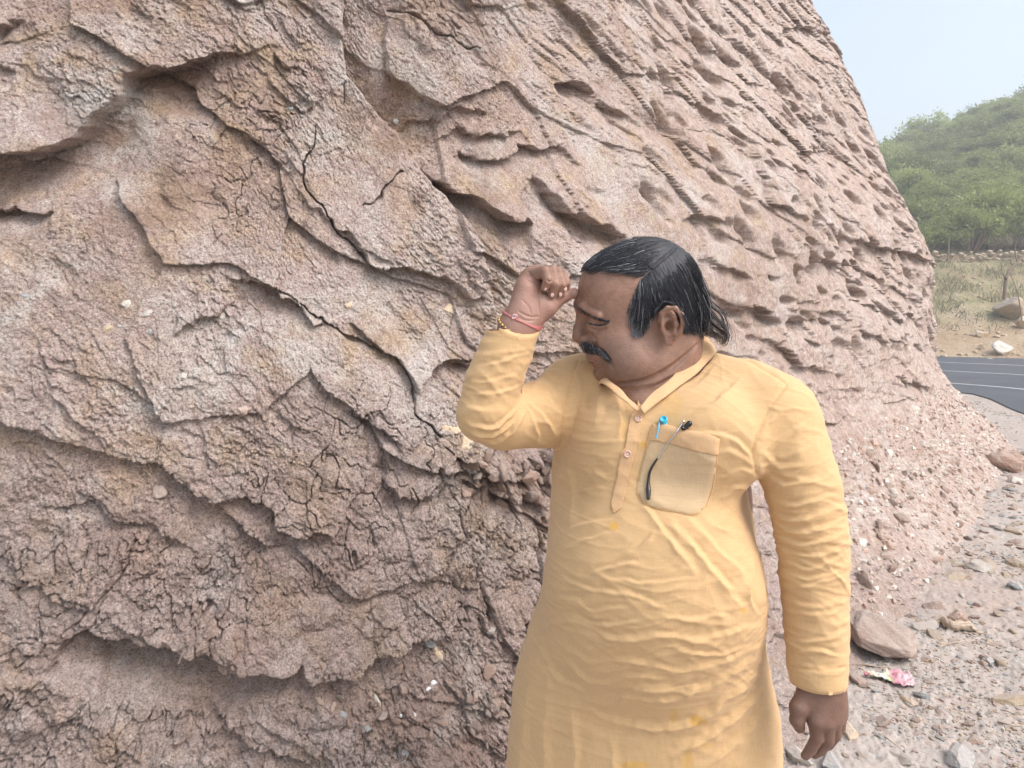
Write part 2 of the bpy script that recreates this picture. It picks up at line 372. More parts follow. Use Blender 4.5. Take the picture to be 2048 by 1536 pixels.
# shrinkage cracks: polygon network, strongest low down
F1c, F2c, rc, _, _, _ = worley(X0 * 13 + .55 * pn2(SN * 20, Hc * 20, 140), Y0 * 14 + .55 * pn2(SN * 20, Hc * 20, 141), 142)
wid = F2c - F1c; cm = low * sst(-0.25, 0.2, fbm(SN * 2.2, Hc * 2.2, 2, 143)) + 0.35 * (1 - far) * sst(0.1, 0.4, fbm(SN * 1.7 + 9, Hc * 1.7, 2, 144))
crk = (1 - sst(0.01, 0.05 + .03 * ra, wid)) * np.clip(cm, 0, 1) * sst(-.5, .2, pn2(SN * 9, Hc * 9, 146)); D -= 0.030 * crk
F1d, F2d, _, _, _, _ = worley(X0 * 32 + .5 * pn2(SN * 50, Hc * 50, 150), Y0 * 34 + .5 * pn2(SN * 50, Hc * 50, 151), 152)
crk2 = (1 - sst(0.02, 0.09, F2d - F1d)) * low * sst(-0.1, 0.3, fbm(SN * 3, Hc * 3, 2, 153)); D -= 0.009 * crk2
# pockets in the far face
F1p, F2p, rp, _, _, _ = worley(U * 2.6 + 1, V_ * 4.2, 160); pk = sst(0.35, 0.05, F1p) * (rp > 0.45)
pband = sst(1.0, 1.6, Hc) * (1 - sst(3.2, 3.9, Hc)); D -= 0.12 * pk * far * pband
F1q, F2q, rq, _, _, _ = worley(U * 6 + 1, V_ * 9, 161); D -= 0.05 * sst(0.36, 0.1, F1q) * (rq > 0.5) * (0.25 + far) * (0.3 + pband) * 0.8

def polydist(Q, x, y):
    """distance and side (+ = left of travel) to polyline Q"""
    best = np.full(x.shape, 1e9); side = np.zeros(x.shape); par = np.zeros(x.shape)
    L = 0; tot = sum(np.hypot(Q[i + 1][0] - Q[i][0], Q[i + 1][1] - Q[i][1]) for i in range(len(Q) - 1)) + 1e-9
    for i in range(len(Q) - 1):
        ax, ay = Q[i]; bx, by = Q[i + 1]; dx, dy = bx - ax, by - ay; l2 = dx * dx + dy * dy + 1e-12
        t = np.clip(((x - ax) * dx + (y - ay) * dy) / l2, 0, 1); qx, qy = x - ax - t * dx, y - ay - t * dy
        d = np.hypot(qx, qy); m = d < best
        best = np.where(m, d, best); side = np.where(m, np.sign(dx * qy - dy * qx), side); par = np.where(m, (L + t * math.sqrt(l2)) / tot, par)
        L += math.sqrt(l2)
    return best, side, par
def region(Q, pad):
    q = np.array(Q); return np.where((Sc > q[:, 0].min() - pad) & (Sc < q[:, 0].max() + pad) & (Hc > q[:, 1].min() - pad) & (Hc < q[:, 1].max() + pad))
def todeep(pts): return [on_cliff(*p) for p in pts]
def step(pts, out, inn, dout, din, jag=1.0, taper=True, soft=0.004):
    """face stands out by `out` right of the line of travel (fading over dout), sinks by `inn` on the other side (fading over din)"""
    Q = todeep(pts); I = region(Q, 4 * max(dout, din) + 0.1)
    x, y = Sc[I] + jx[I] * jag * 1.5, Hc[I] + jy[I] * jag * 1.5
    d, sg, p = polydist(Q, x, y); tp = 1; out *= .75 + .5 * pn2(Sc[I] * 5, Hc[I] * 5, 9); inn *= .8 + .5 * pn2(Sc[I] * 4, Hc[I] * 4, 19)
    tp = np.sin(np.clip(p, 0.0, 1) * math.pi) ** 0.5 if taper else 1.0
    sd_ = -d * sg; w_ = sst(-soft, soft, sd_); d, _, _ = polydist(Q, Sc[I], Hc[I])
    D[I] += ((w_ * out * np.exp(-(d / dout) ** 1.3) - (1 - w_) * inn * np.exp(-(d / din) ** 1.5)) * tp).astype(f32)
def crack(pts, width, depth, jag=1.0):
    Q = todeep(pts); I = region(Q, 0.15 + 3 * width)
    x, y = Sc[I] + jx[I] * jag, Hc[I] + jy[I] * jag
    d, sg, p = polydist(Q, x, y); wv = width * (0.2 + 0.6 * np.sin(np.clip(p, 0.03, 0.97) * math.pi)) * (0.25 + 1.6 * np.abs(pn2(x * 14, y * 14, 5))) + 0.0005
    D[I] -= (depth * (1 - sst(wv * 0.35, wv, d))).astype(f32)
def pit(px, py, rx, ry, depth, rot=0.0):
    s0, h0 = on_cliff(px, py); I = region([(s0, h0)], 2.2 * max(rx, ry))
    x, y = Sc[I] + jx[I] - s0, Hc[I] + jy[I] - h0; c, s_ = math.cos(rot), math.sin(rot)
    u, v = (x * c + y * s_) / rx, (-x * s_ + y * c) / ry
    D[I] -= (depth * np.exp(-(u * u + v * v) ** 1.4)).astype(f32)

def flatten(poly, amt, depth=0.0, pad=.02):
    """calm the relief inside an outline (a smooth hollow)"""
    Q = todeep(poly); I = region(Q, .05); x, y = Sc[I] + jx[I] * .6, Hc[I] + jy[I] * .6
    e = edgedist_(x, y, Q); m = np.where(inpoly_(x, y, Q), sst(0, pad, e), 0) * amt; mean = D[I].mean(); D[I] = (D[I] * (1 - m) + (mean - depth) * m).astype(f32)
def inpoly_(px, py, poly):
    r = np.zeros(px.shape, bool); n = len(poly)
    for i in range(n):
        x1, y1 = poly[i]; x2, y2 = poly[(i + 1) % n]
        r ^= ((y1 > py) != (y2 > py)) & (px < (x2 - x1) * (py - y1) / (y2 - y1 + 1e-12) + x1)
    return r
def edgedist_(x, y, Q): return polydist(list(Q) + [Q[0]], x, y)[0]
exec_features()
far1 = far
# push out along the face normal and a little downward, so that ledges really overhang
topfade = 1.0
k_ = D
VX = BP[..., 0] + NX * k_; VY = BP[..., 1] + NY * k_; VZ = H - 0.24 * k_
CV = np.stack([VX, VY, VZ], -1).reshape(-1, 3)
CF = grid_faces(NROW, NCOL)
# top: a plateau running back behind the face
nb = NCOL
lastrow = CV[-NCOL:]
pl1 = lastrow.copy(); pl1[:, 0] -= NX[-1] * 3.0; pl1[:, 1] -= NY[-1] * 3.0; pl1[:, 2] += 0.6
CV = np.vstack([CV, pl1]); CF = np.vstack([CF, grid_faces(2, NCOL) + (NROW - 1) * NCOL])
def cliff_mat():
    t = NT("cliff_earth"); c = t.coord()
    n1 = t.noise(c, 1.6, 6, 0.6, 0.3); n2 = t.noise(c, 7.0, 5, 0.6, 0.5); n3 = t.noise(c, 42.0, 5, 0.65)
    n4 = t.noise(c, 190.0, 3, 0.7)
    col = t.ramp(n1, [(0.28, (0.41, 0.275, 0.225)), (0.45, (0.53, 0.395, 0.335)), (0.58, (0.58, 0.465, 0.42)), (0.72, (0.64, 0.55, 0.47))])
    och = t.ramp(n2, [(0.48, 0.0), (0.66, 0.85)]); col = t.mix(och, col, (0.53, 0.375, 0.235))
    gp = t.noise(t.coord(rot=(1, 2, 3)), 3.1, 6, 0.65, 0.6); col = t.mix(t.ramp(gp, [(0.50, 0.0), (0.66, 0.9)]), col, (0.66, 0.60, 0.55))
    gb = t.noise(t.coord(rot=(2, 1, 1)), 5.5, 6, 0.7, 0.8); col = t.mix(t.ramp(gb, [(0.64, 0.0), (0.74, 0.75)]), col, (0.44, 0.45, 0.45))
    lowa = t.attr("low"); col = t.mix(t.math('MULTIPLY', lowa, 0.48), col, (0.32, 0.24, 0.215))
    rec = t.attr("fresh"); col = t.mix(t.math('MULTIPLY', rec, 0.55), col, (0.42, 0.26, 0.19))
    far_ = t.attr("farface"); col = t.mix(t.math('MULTIPLY', far_, 0.5), col, (0.58, 0.465, 0.41))
    col = t.mix(0.75, col, t.ramp(n3, [(0.28, 0.27), (0.5, 0.5), (0.72, 0.70)]), 'OVERLAY')
    col = t.mix(t.math('MULTIPLY_ADD', far_, -.5, .85), col, t.ramp(n4, [(0.30, 0.22), (0.5, 0.5), (0.70, 0.74)]), 'OVERLAY')
    col = t.mix(t.ramp(n4, [(0.33, 0.55), (0.46, 0.0)]), col, (0.25, 0.165, 0.13))
    nf = t.noise(t.coord(rot=(1, 1, 0)), 24.0, 5, .7); col = t.mix(t.math('MULTIPLY', far_, .8), col, t.mix(1.0, col, t.ramp(nf, [(0.3, 0.26), (0.5, 0.5), (0.7, 0.72)]), 'OVERLAY'))
    rb = t.noise(t.coord(rot=(2, 3, 1)), 2.3, 6, .7, .8); col = t.mix(t.ramp(rb, [(.54, 0.0), (.68, .6)]), col, (.36, .225, .165))
    v = t.n("TexVoronoi", i_Scale=60.0); t.link(c, v.inputs["Vector"])
    spk = t.ramp(v.outputs["Distance"], [(0.10, 1.0), (0.17, 0.0)])
    spm = t.math('MULTIPLY', spk, t.ramp(t.noise(t.coord(rot=(3, 1, 2)), 4, 4), [(0.55, 0.0), (0.68, 0.7)])); col = t.mix(spm, col, (0.6, 0.58, 0.55))
    b = t.bump(t.noise(c, 75.0, 6, 0.7), 0.9, 0.009); b = t.bump(t.noise(t.coord((1, 1, 2.0), (0, 0.6, 0)), 230.0, 4, 0.75), 0.9, 0.0035, b); b = t.bump(t.noise(t.coord((1, 1, 1.6)), 22.0, 5, .7), .5, .02, b)
    hh_ = t.n("HueSaturation"); hh_.inputs["Saturation"].default_value = 0.86; hh_.inputs["Value"].default_value = 0.78; t.link(col, hh_.inputs["Color"])
    return t.fin(hh_.outputs[0], 0.95, b, 0.15)
fresh = np.clip(pk * far * pband + sst(0.25, 0.5, fbm(SN * 2.1 + 3, Hc * 2.6, 3, 301)) * 0.6, 0, 1)
pad = lambda a: np.concatenate([np.asarray(a, f32).ravel(), np.zeros(NCOL, f32)])
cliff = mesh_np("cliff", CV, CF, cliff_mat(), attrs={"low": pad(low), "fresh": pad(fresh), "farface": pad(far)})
tag(cliff, "reddish brown crumbling earth cliff with cracks and overhanging ledges", "cliff", None, "structure")
CN_ = np.cross(np.gradient(CV[:NROW * NCOL].reshape(NROW, NCOL, 3), axis=1), np.gradient(CV[:NROW * NCOL].reshape(NROW, NCOL, 3), axis=0))
CGRID = CV[:NROW * NCOL].reshape(NROW, NCOL, 3)
def cliff_at(px, py):
    """a point on the displaced face near photo pixel, with outward normal"""
    s0, h0 = on_cliff(px, py)
    j = int(np.clip(np.searchsorted(SCOL, s0), 2, NCOL - 3)); i = int(np.clip(np.argmin(np.abs(H[:, j] - h0)), 2, NROW - 3))
    # refine on the displaced surface
    best = None
    i0, i1, j0, j1 = max(i - 90, 0), min(i + 90, NROW), max(j - 60, 0), min(j + 60, NCOL)
    sub = CGRID[i0:i1, j0:j1].reshape(-1, 3); q, dep = proj(sub)
    e = (q[:, 0] - px) ** 2 + (q[:, 1] - py) ** 2; cand = np.where(e < max(e.min() * 1.5, 9))[0]
    kk = cand[np.argmin(dep[cand])]
    return sub[kk], np.array([NX[i, j], NY[i, j], 0.35])
# ================================================================== GROUND, ROAD, HILL
_ang = np.concatenate([np.linspace(-180, -42, 40), np.linspace(-41, 4, 40), np.linspace(4.2, 40, 420), np.linspace(41, 179, 40)]) * math.pi / 180
_rad = np.concatenate([np.linspace(0.2, 2.3, 14), 2.4 * (15.0 / 2.4) ** np.linspace(0, 1, 420), 15.5 * (600 / 15.5) ** np.linspace(0, 1, 60)])
A_, R_ = np.meshgrid(_ang, _rad); GX, GY = (np.sin(A_) * R_).astype(f32), (np.cos(A_) * R_).astype(f32)
def road_near(): return catmull([(-6, 26), (0, 22), (5.6, 17.6), (8.2, 14.2), (8.45, 13.2), (7.75, 11.2), (7.3, 9), (7.0, 5), (6.9, -3), (6.9, -40)], 16)
def road_far(): return catmull([(-6, 34), (3, 30), (10, 26.8), (15.1, 24.3), (16.6, 23.4), (18.6, 20.5), (19.6, 15), (20, 8), (20, -3), (20, -40)], 16)
def ground_z(x, y):
    m = 1 - sst(-.65, -.05, x - np.interp(y, [3, 5, 9, 11.2, 13.2, 14.2, 17.6, 22], [6.9, 7.0, 7.3, 7.75, 8.45, 8.2, 5.6, 0]))      # rough verge, level under the road
    rough = 0.035 * fbm(x * 0.9, y * 0.9, 3, 201) + 0.02 * fbm(x * 3.2, y * 3.2, 4, 202) + 0.010 * fbm(x * 13, y * 13, 4, 203, 0.6, True)
    F1, F2, ra, rb, ox, oy = worley(x * 16 + 0.6 * pn2(x * 9, y * 9, 3), y * 16, 204); peb = np.where(ra > 0.75, 0.006 * (1 - np.clip(F1 / 0.45, 0, 1) ** 2), 0)
    F1, F2, ra2, rb, ox, oy = worley(x * 42, y * 42, 205); peb2 = np.where(ra2 > 0.4, 0.0045 * (1 - np.clip(F1 / 0.5, 0, 1) ** 2), 0)
    return (rough + peb + peb2) * (0.08 + 0.92 * m) - 0.012, ra * (peb > 0), m
GZ, gpeb, gm = ground_z(GX, GY)
GZ = np.where(R_ > 24, -0.03, GZ)
def ground_mat():
    t = NT("stony_ground"); c = t.coord()
    n1 = t.noise(c, 0.9, 6, 0.6, 0.4); n2 = t.noise(c, 6, 6, 0.65, 0.4); n3 = t.noise(c, 38, 5, 0.7); n4 = t.noise(c, 160, 3, 0.7)
    col = t.ramp(n1, [(0.3, (0.375, 0.32, 0.285)), (0.5, (0.40, 0.36, 0.33)), (0.7, (0.405, 0.38, 0.355))])
    col = t.mix(t.ramp(n2, [(0.5, 0.0), (0.7, 0.6)]), col, (0.47, 0.36, 0.30))
    v = t.n("TexVoronoi", i_Scale=26.0, i_Randomness=1.0); t.link(c, v.inputs["Vector"])
    sc_ = t.n("SeparateColor"); t.link(v.outputs["Color"], sc_.inputs[0])
    stone = t.ramp(sc_.outputs[0], [(0.0, (0.34, 0.23, 0.18)), (0.35, (0.42, 0.33, 0.28)), (0.6, (0.40, 0.40, 0.385)), (0.85, (0.50, 0.47, 0.42)), (1.0, (0.32, 0.35, 0.37))])
    sm = t.math('MULTIPLY', t.ramp(v.outputs["Distance"], [(0.28, 1.0), (0.40, 0.0)]), t.ramp(sc_.outputs[1], [(0.62, 0.0), (0.66, 0.6)])); col = t.mix(sm, col, stone)
    col = t.mix(0.6, col, t.ramp(n3, [(0.3, 0.36), (0.5, 0.5), (0.7, 0.62)]), 'OVERLAY')
    col = t.mix(t.ramp(n4, [(0.36, 0.4), (0.5, 0.0)]), col, (0.2, 0.16, 0.14))
    b = t.bump(t.noise(c, 60, 6, 0.7), 0.6, 0.006); b = t.bump(n4, 0.4, 0.002, b)
    return t.fin(col, 0.95, b, 0.15)
gv = np.stack([GX, GY, GZ], -1).reshape(-1, 3)
cen = np.array([[0, 0, -0.012]]); nA = len(_ang)
gf = grid_faces(len(_rad), nA, True); fan = np.stack([np.full(nA, len(gv)), (np.arange(nA) + 1) % nA, np.arange(nA)], -1)
ground = mesh_np("ground", np.vstack([gv, cen]), [gf[:, ::-1], fan], ground_mat())
tag(ground, "stony grey and brown roadside ground with gravel", "ground", None, "structure")

def ribbon(name, A, B, z, mat, n=7, noise=0.0):
    A, B = np.array(A), np.array(B); t = np.linspace(0, 1, n)[None, :, None]
    Q = A[:, None] * (1 - t) + B[:, None] * t
    V = np.concatenate([Q, np.full(Q.shape[:2] + (1,), z)], -1).reshape(-1, 3)
    return mesh_np(name, V, grid_faces(len(A), n)[:, ::-1], mat)
ra_, rb_ = road_near(), road_far()
# ragged near edge of the asphalt
jj = fbm(np.arange(len(ra_)) * 0.9, np.zeros(len(ra_)), 3, 9)
def asphalt():
    t = NT("asphalt"); c = t.coord(); n = t.noise(c, 0.7, 4); n2 = t.noise(c, 120, 3, 0.8)
    col = t.ramp(n, [(0.3, (0.066, 0.074, 0.088)), (0.7, (0.088, 0.096, 0.108))]); col = t.mix(t.ramp(t.noise(t.coord((1, 3, 1)), 0.5, 4), [(0.6, 0.0), (0.75, 0.35)]), col, (0.20, 0.16, 0.13))
    col = t.mix(0.5, col, n2, 'OVERLAY'); return t.fin(col, 0.7, t.bump(n2, 0.4, 0.004), 0.35)
road = ribbon("road", ra_, rb_, 0.006, asphalt(), 9); tag(road, "dark grey asphalt road curving round the foot of the cliff", "road", None, "structure")
def paintmat():
    t = NT("road_paint"); c = t.coord(); n = t.noise(c, 9, 5, 0.7); return t.fin(t.mix(t.ramp(n, [(0.35, 0.35), (0.55, 0.0)]), (0.46, 0.48, 0.50), (0.2, 0.2, 0.21)), 0.6)
PM = paintmat()
def line(pts, wdt, z=0.011):
    c = catmull(pts, 16); tn = np.gradient(c, axis=0); tn /= np.linalg.norm(tn, axis=1)[:, None]; nn = np.stack([tn[:, 1], -tn[:, 0]], 1) * wdt / 2
    o = ribbon("road_marking", c + nn, c - nn, z, PM, 2); o["kind"] = "structure"; return o
o1 = line([(-2, 29.6), (6, 26.6), (11, 23.6), (13.2, 21.5), (14.3, 20.5), (16.6, 17), (17.6, 12), (18, 5), (18, -40)], 0.15)
o2 = line([(-2, 27), (4, 24.2), (9, 20.6), (11.4, 18.4), (12.3, 17.4), (14, 14.4), (14.6, 10), (14.8, 5), (14.8, -40)], 0.13)
o3 = line([(-2, 24), (4, 20.6), (8, 16.9), (9.5, 15.3), (10.1, 14.0), (10.4, 12), (10.2, 8), (10, 4), (10, -40)], 0.14)
for o in (o1, o2, o3): o.name = "road_marking"

# hillside beyond the road
def hill_z(x, y):
    # distance beyond the road's far edge
    ex = np.interp(x, [-40, -6, 3, 10, 15.1, 16.6, 25, 80], [44, 34, 30, 26.8, 24.3, 23.7, 21.5, 6])
    d = (y - ex) * 0.8
    bank = np.interp(d, [-2, 0.3, 1.2, 3.0, 5, 8.5, 9.2, 14, 22, 34, 60, 110], [-0.3, 0.0, 0.35, 1.25, 2.2, 3.7, 4.0, 5.6, 8.6, 12.6, 16.5, 19])
    side = 0.95 + 0.42 * sst(30, 50, x)
    z = bank * side + 0.25 * fbm(x * 0.35, y * 0.35, 4, 401) * sst(0.5, 3, d) + 0.09 * fbm(x * 2.2, y * 2.2, 4, 402, .6) * sst(0, 1.5, d)
    return z, d
hx = np.concatenate([np.linspace(-60, 8, 30), np.linspace(8.5, 40, 260), np.linspace(41, 120, 30)]); hy = np.concatenate([np.linspace(-30, 19, 30), np.linspace(19.5, 48, 230), np.linspace(48.5, 160, 70)])
HX, HY = np.meshgrid(hx, hy); HZ, HD = hill_z(HX, HY)
def hill_mat():
    t = NT("hill_soil"); c = t.coord(); n1 = t.noise(c, 0.35, 6, 0.6); n2 = t.noise(c, 2.5, 6, 0.7); n3 = t.noise(c, 14, 4, 0.7)
    col = t.ramp(n1, [(0.35, (0.36, 0.26, 0.17)), (0.55, (0.42, 0.33, 0.23)), (0.7, (0.45, 0.38, 0.28))])
    gr = t.attr("grass"); gm_ = t.math('MULTIPLY', gr, t.ramp(n2, [(0.35, 0.15), (0.6, 0.95)])); col = t.mix(gm_, col, (0.24, 0.235, 0.13))
    col = t.mix(0.6, col, t.ramp(n3, [(0.3, 0.3), (0.7, 0.68)]), 'OVERLAY')
    return t.fin(col, 0.95, t.bump(t.noise(c, 5, 6, 0.7), 0.7, 0.15), 0.1)
grs = sst(2.2, 4.2, HD + fbm(HX * .5, HY * .5, 3, 7) * 2)
hill = mesh_np("hillside", np.stack([HX, HY, HZ], -1).reshape(-1, 3), grid_faces(len(hy), len(hx)), hill_mat(), attrs={"grass": grs})
tag(hill, "dry earth bank rising to a green hillside beyond the road", "hillside", None, "structure")
# ================================================================== SOLIDS BY DISTANCE FIELD
class Vol:
    def __init__(s, lo, hi, h):
        s.lo = np.array(lo, float); s.h = h; s.n = np.ceil((np.array(hi) - s.lo) / h).astype(int) + 1
        s.F = np.full(s.n, 0.05, f32)
    def box(s, lo, hi, pad):
        a = np.clip(np.floor((np.minimum(lo, hi) - pad - s.lo) / s.h).astype(int), 0, s.n); b = np.clip(np.ceil((np.maximum(lo, hi) + pad - s.lo) / s.h).astype(int) + 1, 0, s.n)
        g = [(s.lo[i] + s.h * np.arange(a[i], b[i])).astype(f32) for i in range(3)]
        return tuple(slice(a[i], b[i]) for i in range(3)), g[0][:, None, None], g[1][None, :, None], g[2][None, None, :]
    def comb(s, sl, d, k, sub):
        A = s.F[sl]
        if sub:
            h = np.maximum(k - np.abs(A + d), 0) / max(k, 1e-6); s.F[sl] = np.maximum(A, -d) + h * h * k * 0.25
        else:
            h = np.maximum(k - np.abs(A - d), 0) / max(k, 1e-6); s.F[sl] = np.minimum(A, d) - h * h * k * 0.25
    def ell(s, c, r, k=0.01, sub=False, rot=None):
        c = np.array(c, float); r = np.array(r, float) * np.ones(3); m = r.max()
        sl, x, y, z = s.box(c - m, c + m, k + 3 * s.h)
        if s.F[sl].size == 0: return
        x, y, z = x - c[0], y - c[1], z - c[2]
        if rot is not None:
            M = np.array(rot, float); x, y, z = M[0, 0] * x + M[0, 1] * y + M[0, 2] * z, M[1, 0] * x + M[1, 1] * y + M[1, 2] * z, M[2, 0] * x + M[2, 1] * y + M[2, 2] * z
        q = np.sqrt((x / r[0]) ** 2 + (y / r[1]) ** 2 + (z / r[2]) ** 2); g = np.sqrt((x / r[0] ** 2) ** 2 + (y / r[1] ** 2) ** 2 + (z / r[2] ** 2) ** 2) + 1e-6
        s.comb(sl, (q * (q - 1) / g).astype(f32), k, sub)
    def cap(s, a, b, ra, rb=None, k=0.01, sub=False):
        rb = ra if rb is None else rb; a = np.array(a, float); b = np.array(b, float); m = max(ra, rb)
        sl, x, y, z = s.box(np.minimum(a, b) - m, np.maximum(a, b) + m, k + 3 * s.h)
        if s.F[sl].size == 0: return
        ab = b - a; l2 = (ab ** 2).sum() + 1e-12
        t = np.clip(((x - a[0]) * ab[0] + (y - a[1]) * ab[1] + (z - a[2]) * ab[2]) / l2, 0, 1)
        d = np.sqrt((x - a[0] - t * ab[0]) ** 2 + (y - a[1] - t * ab[1]) ** 2 + (z - a[2] - t * ab[2]) ** 2) - (ra + (rb - ra) * t)
        s.comb(sl, d.astype(f32), k, sub)
    def chain(s, pts, rs, k=0.01, sub=False):
        for i in range(len(pts) - 1): s.cap(pts[i], pts[i + 1], rs[i] if not np.isscalar(rs) else rs, rs[i + 1] if not np.isscalar(rs) else rs, k if i == 0 else min(k, 0.004 if k < 0.02 else k), sub)
    def sample(s, Q):
        q = (Q - s.lo) / s.h; i = np.clip(np.floor(q).astype(int), 0, s.n - 2); f = np.clip(q - i, 0, 1); r = 0
        for dx in (0, 1):
            for dy in (0, 1):
                for dz in (0, 1):
                    w_ = (f[:, 0] if dx else 1 - f[:, 0]) * (f[:, 1] if dy else 1 - f[:, 1]) * (f[:, 2] if dz else 1 - f[:, 2])
                    r = r + w_ * s.F[i[:, 0] + dx, i[:, 1] + dy, i[:, 2] + dz]
        return r
    def front(s, px, py, d0, d1, tf=None):
        """depth at which the view ray through (px,py) meets the solid"""
        dd = np.arange(d0, d1, s.h * 0.4); Q = np.array([P(px, py, d) for d in dd]); Q = tf(Q) if tf else Q
        v = s.sample(Q); i = np.argmax(v < 0); return float(dd[i]) if (v < 0).any() else None
    def groove(s, line, r, k, d0, d1, tf=None, off=0.0, add=False):
        p = catmull([(a, b, 0) for a, b in line], 11)[:, :2]; n = len(p); q = []; rr = []
        for i, (a, b) in enumerate(p):
            d = s.front(a, b, d0, d1, tf)
            if d is not None: q.append(P(a, b, d + off)); rr.append(r * (0.25 + 0.75 * math.sin(math.pi * min(max(i / (n - 1), .05), .95))))
        if len(q) > 1: s.chain(tf(np.array(q)) if tf else q, rr, k, not add)
    def grad(s, Q):
        e = s.h * 1.5; g = np.stack([s.sample(Q + np.eye(3)[i] * e) - s.sample(Q - np.eye(3)[i] * e) for i in range(3)], 1)
        return g / (np.linalg.norm(g, axis=1)[:, None] + 1e-9)
    def mesh(s, relax=2):
        F = s.F; S = F < 0; n = s.n - 1
        def c(a, dx, dy, dz): return a[dx:dx + n[0], dy:dy + n[1], dz:dz + n[2]]
        cnt = sum(c(S, *d).astype(np.int8) for d in np.ndindex(2, 2, 2)); act = (cnt > 0) & (cnt < 8)
        I = np.argwhere(act); idx = np.full(n, -1, np.int64); idx[act] = np.arange(len(I))
        acc = np.zeros((len(I), 3)); num = np.zeros(len(I))
        cor = {d: F[I[:, 0] + d[0], I[:, 1] + d[1], I[:, 2] + d[2]] for d in np.ndindex(2, 2, 2)}
        for d in np.ndindex(2, 2, 2):
            for ax in range(3):
                if d[ax] == 0:
                    e = list(d); e[ax] = 1; a, b = cor[d], cor[tuple(e)]; m = (a < 0) != (b < 0)
                    t = np.where(m, a / np.where(m, a - b, 1), 0); p = np.tile(np.array(d, float), (len(I), 1)); p[:, ax] += t
                    acc += p * m[:, None]; num += m
        V = s.lo + (I + acc / num[:, None]) * s.h; Fc = []
        for ax in range(3):
            o = [k for k in range(3) if k != ax]; a = np.moveaxis(S, ax, 0)
            e = a[:-1] != a[1:]; e = e[:, 1:-1, 1:-1]; K = np.argwhere(e) + [0, 1, 1]
            flip = a[K[:, 0], K[:, 1], K[:, 2]]; J = np.moveaxis(idx, ax, 0)
            q = np.stack([J[K[:, 0], K[:, 1] - 1, K[:, 2] - 1], J[K[:, 0], K[:, 1], K[:, 2] - 1], J[K[:, 0], K[:, 1], K[:, 2]], J[K[:, 0], K[:, 1] - 1, K[:, 2]]], 1)
            if ax == 1: flip = ~flip
            q = np.where(flip[:, None], q, q[:, ::-1]); Fc.append(q)
        Fc = np.concatenate(Fc); Fc = Fc[(Fc >= 0).all(1)]
        for _ in range(relax):
            A = np.zeros_like(V); N = np.zeros(len(V))
            for i in range(4):
                for j in ((i + 1) % 4, (i - 1) % 4):
                    np.add.at(A, Fc[:, i], V[Fc[:, j]]) if False else None
            for k_ in range(3):
                A[:, k_] = sum(np.bincount(Fc[:, i], V[Fc[:, (i + 1) % 4], k_] + V[Fc[:, (i - 1) % 4], k_], len(V)) for i in range(4))
            N = sum(np.bincount(Fc[:, i], minlength=len(V)) for i in range(4)) * 2.0
            V = V * 0.5 + 0.5 * A / np.maximum(N, 1)[:, None]
        return V, Fc
def vnormals(V, F):
    a, b, c, d = (V[F[:, i]] for i in range(4)); fn = np.cross(c - a, d - b)
    N = np.stack([sum(np.bincount(F[:, i], fn[:, k], len(V)) for i in range(4)) for k in range(3)], 1)
    return N / (np.linalg.norm(N, axis=1)[:, None] + 1e-12)
def subdiv(V, F, lv=1):
    o = mesh_np("tmp", V, F); md = o.modifiers.new("s", 'SUBSURF'); md.levels = lv; md.render_levels = lv
    dg = bpy.context.evaluated_depsgraph_get(); e = o.evaluated_get(dg); me = e.to_mesh()
    W = np.empty(len(me.vertices) * 3, f32); me.vertices.foreach_get("co", W); L = np.empty(len(me.loops), np.int32); me.loops.foreach_get("vertex_index", L)
    e.to_mesh_clear(); m0 = o.data; bpy.data.objects.remove(o); bpy.data.meshes.remove(m0)
    return W.reshape(-1, 3).astype(float), L.reshape(-1, 4).astype(np.int64)
def inpoly(px, py, poly):
    r = np.zeros(px.shape, bool); n = len(poly)
    for i in range(n):
        x1, y1 = poly[i]; x2, y2 = poly[(i + 1) % n]
        c = ((y1 > py) != (y2 > py)) & (px < (x2 - x1) * (py - y1) / (y2 - y1 + 1e-12) + x1); r ^= c
    return r
def edgedist(px, py, poly, closed=True):
    d = np.full(px.shape, 1e9); n = len(poly)
    for i in range(n if closed else n - 1):
        ax, ay = poly[i]; bx, by = poly[(i + 1) % n]; dx, dy = bx - ax, by - ay
        t = np.clip(((px - ax) * dx + (py - ay) * dy) / (dx * dx + dy * dy + 1e-12), 0, 1); d = np.minimum(d, np.hypot(px - ax - t * dx, py - ay - t * dy))
    return d
def tubes(curves, radii, sides=3):
    """curves (m,k,3), radii (m,k) -> verts, faces of open tubes"""
    C_ = np.asarray(curves, float); m, k, _ = C_.shape; T = np.gradient(C_, axis=1); T /= np.linalg.norm(T, axis=2)[..., None] + 1e-12
    up = np.array([0.31, 0.22, 0.93]); A = np.cross(T, up); A /= np.linalg.norm(A, axis=2)[..., None] + 1e-12; B = np.cross(T, A)
    th = np.arange(sides) * 2 * math.pi / sides
    V = C_[:, :, None] + (A[:, :, None] * np.cos(th)[:, None] + B[:, :, None] * np.sin(th)[:, None]) * np.asarray(radii)[:, :, None, None]
    base = (np.arange(m) * k * sides)[:, None, None]; r = np.arange(k - 1)[None, :, None]; c = np.arange(sides)[None, None, :]; c2 = (c + 1) % sides
    F = np.stack([base + r * sides + c, base + r * sides + c2, base + (r + 1) * sides + c2, base + (r + 1) * sides + c], -1).reshape(-1, 4)
    return V.reshape(-1, 3), F

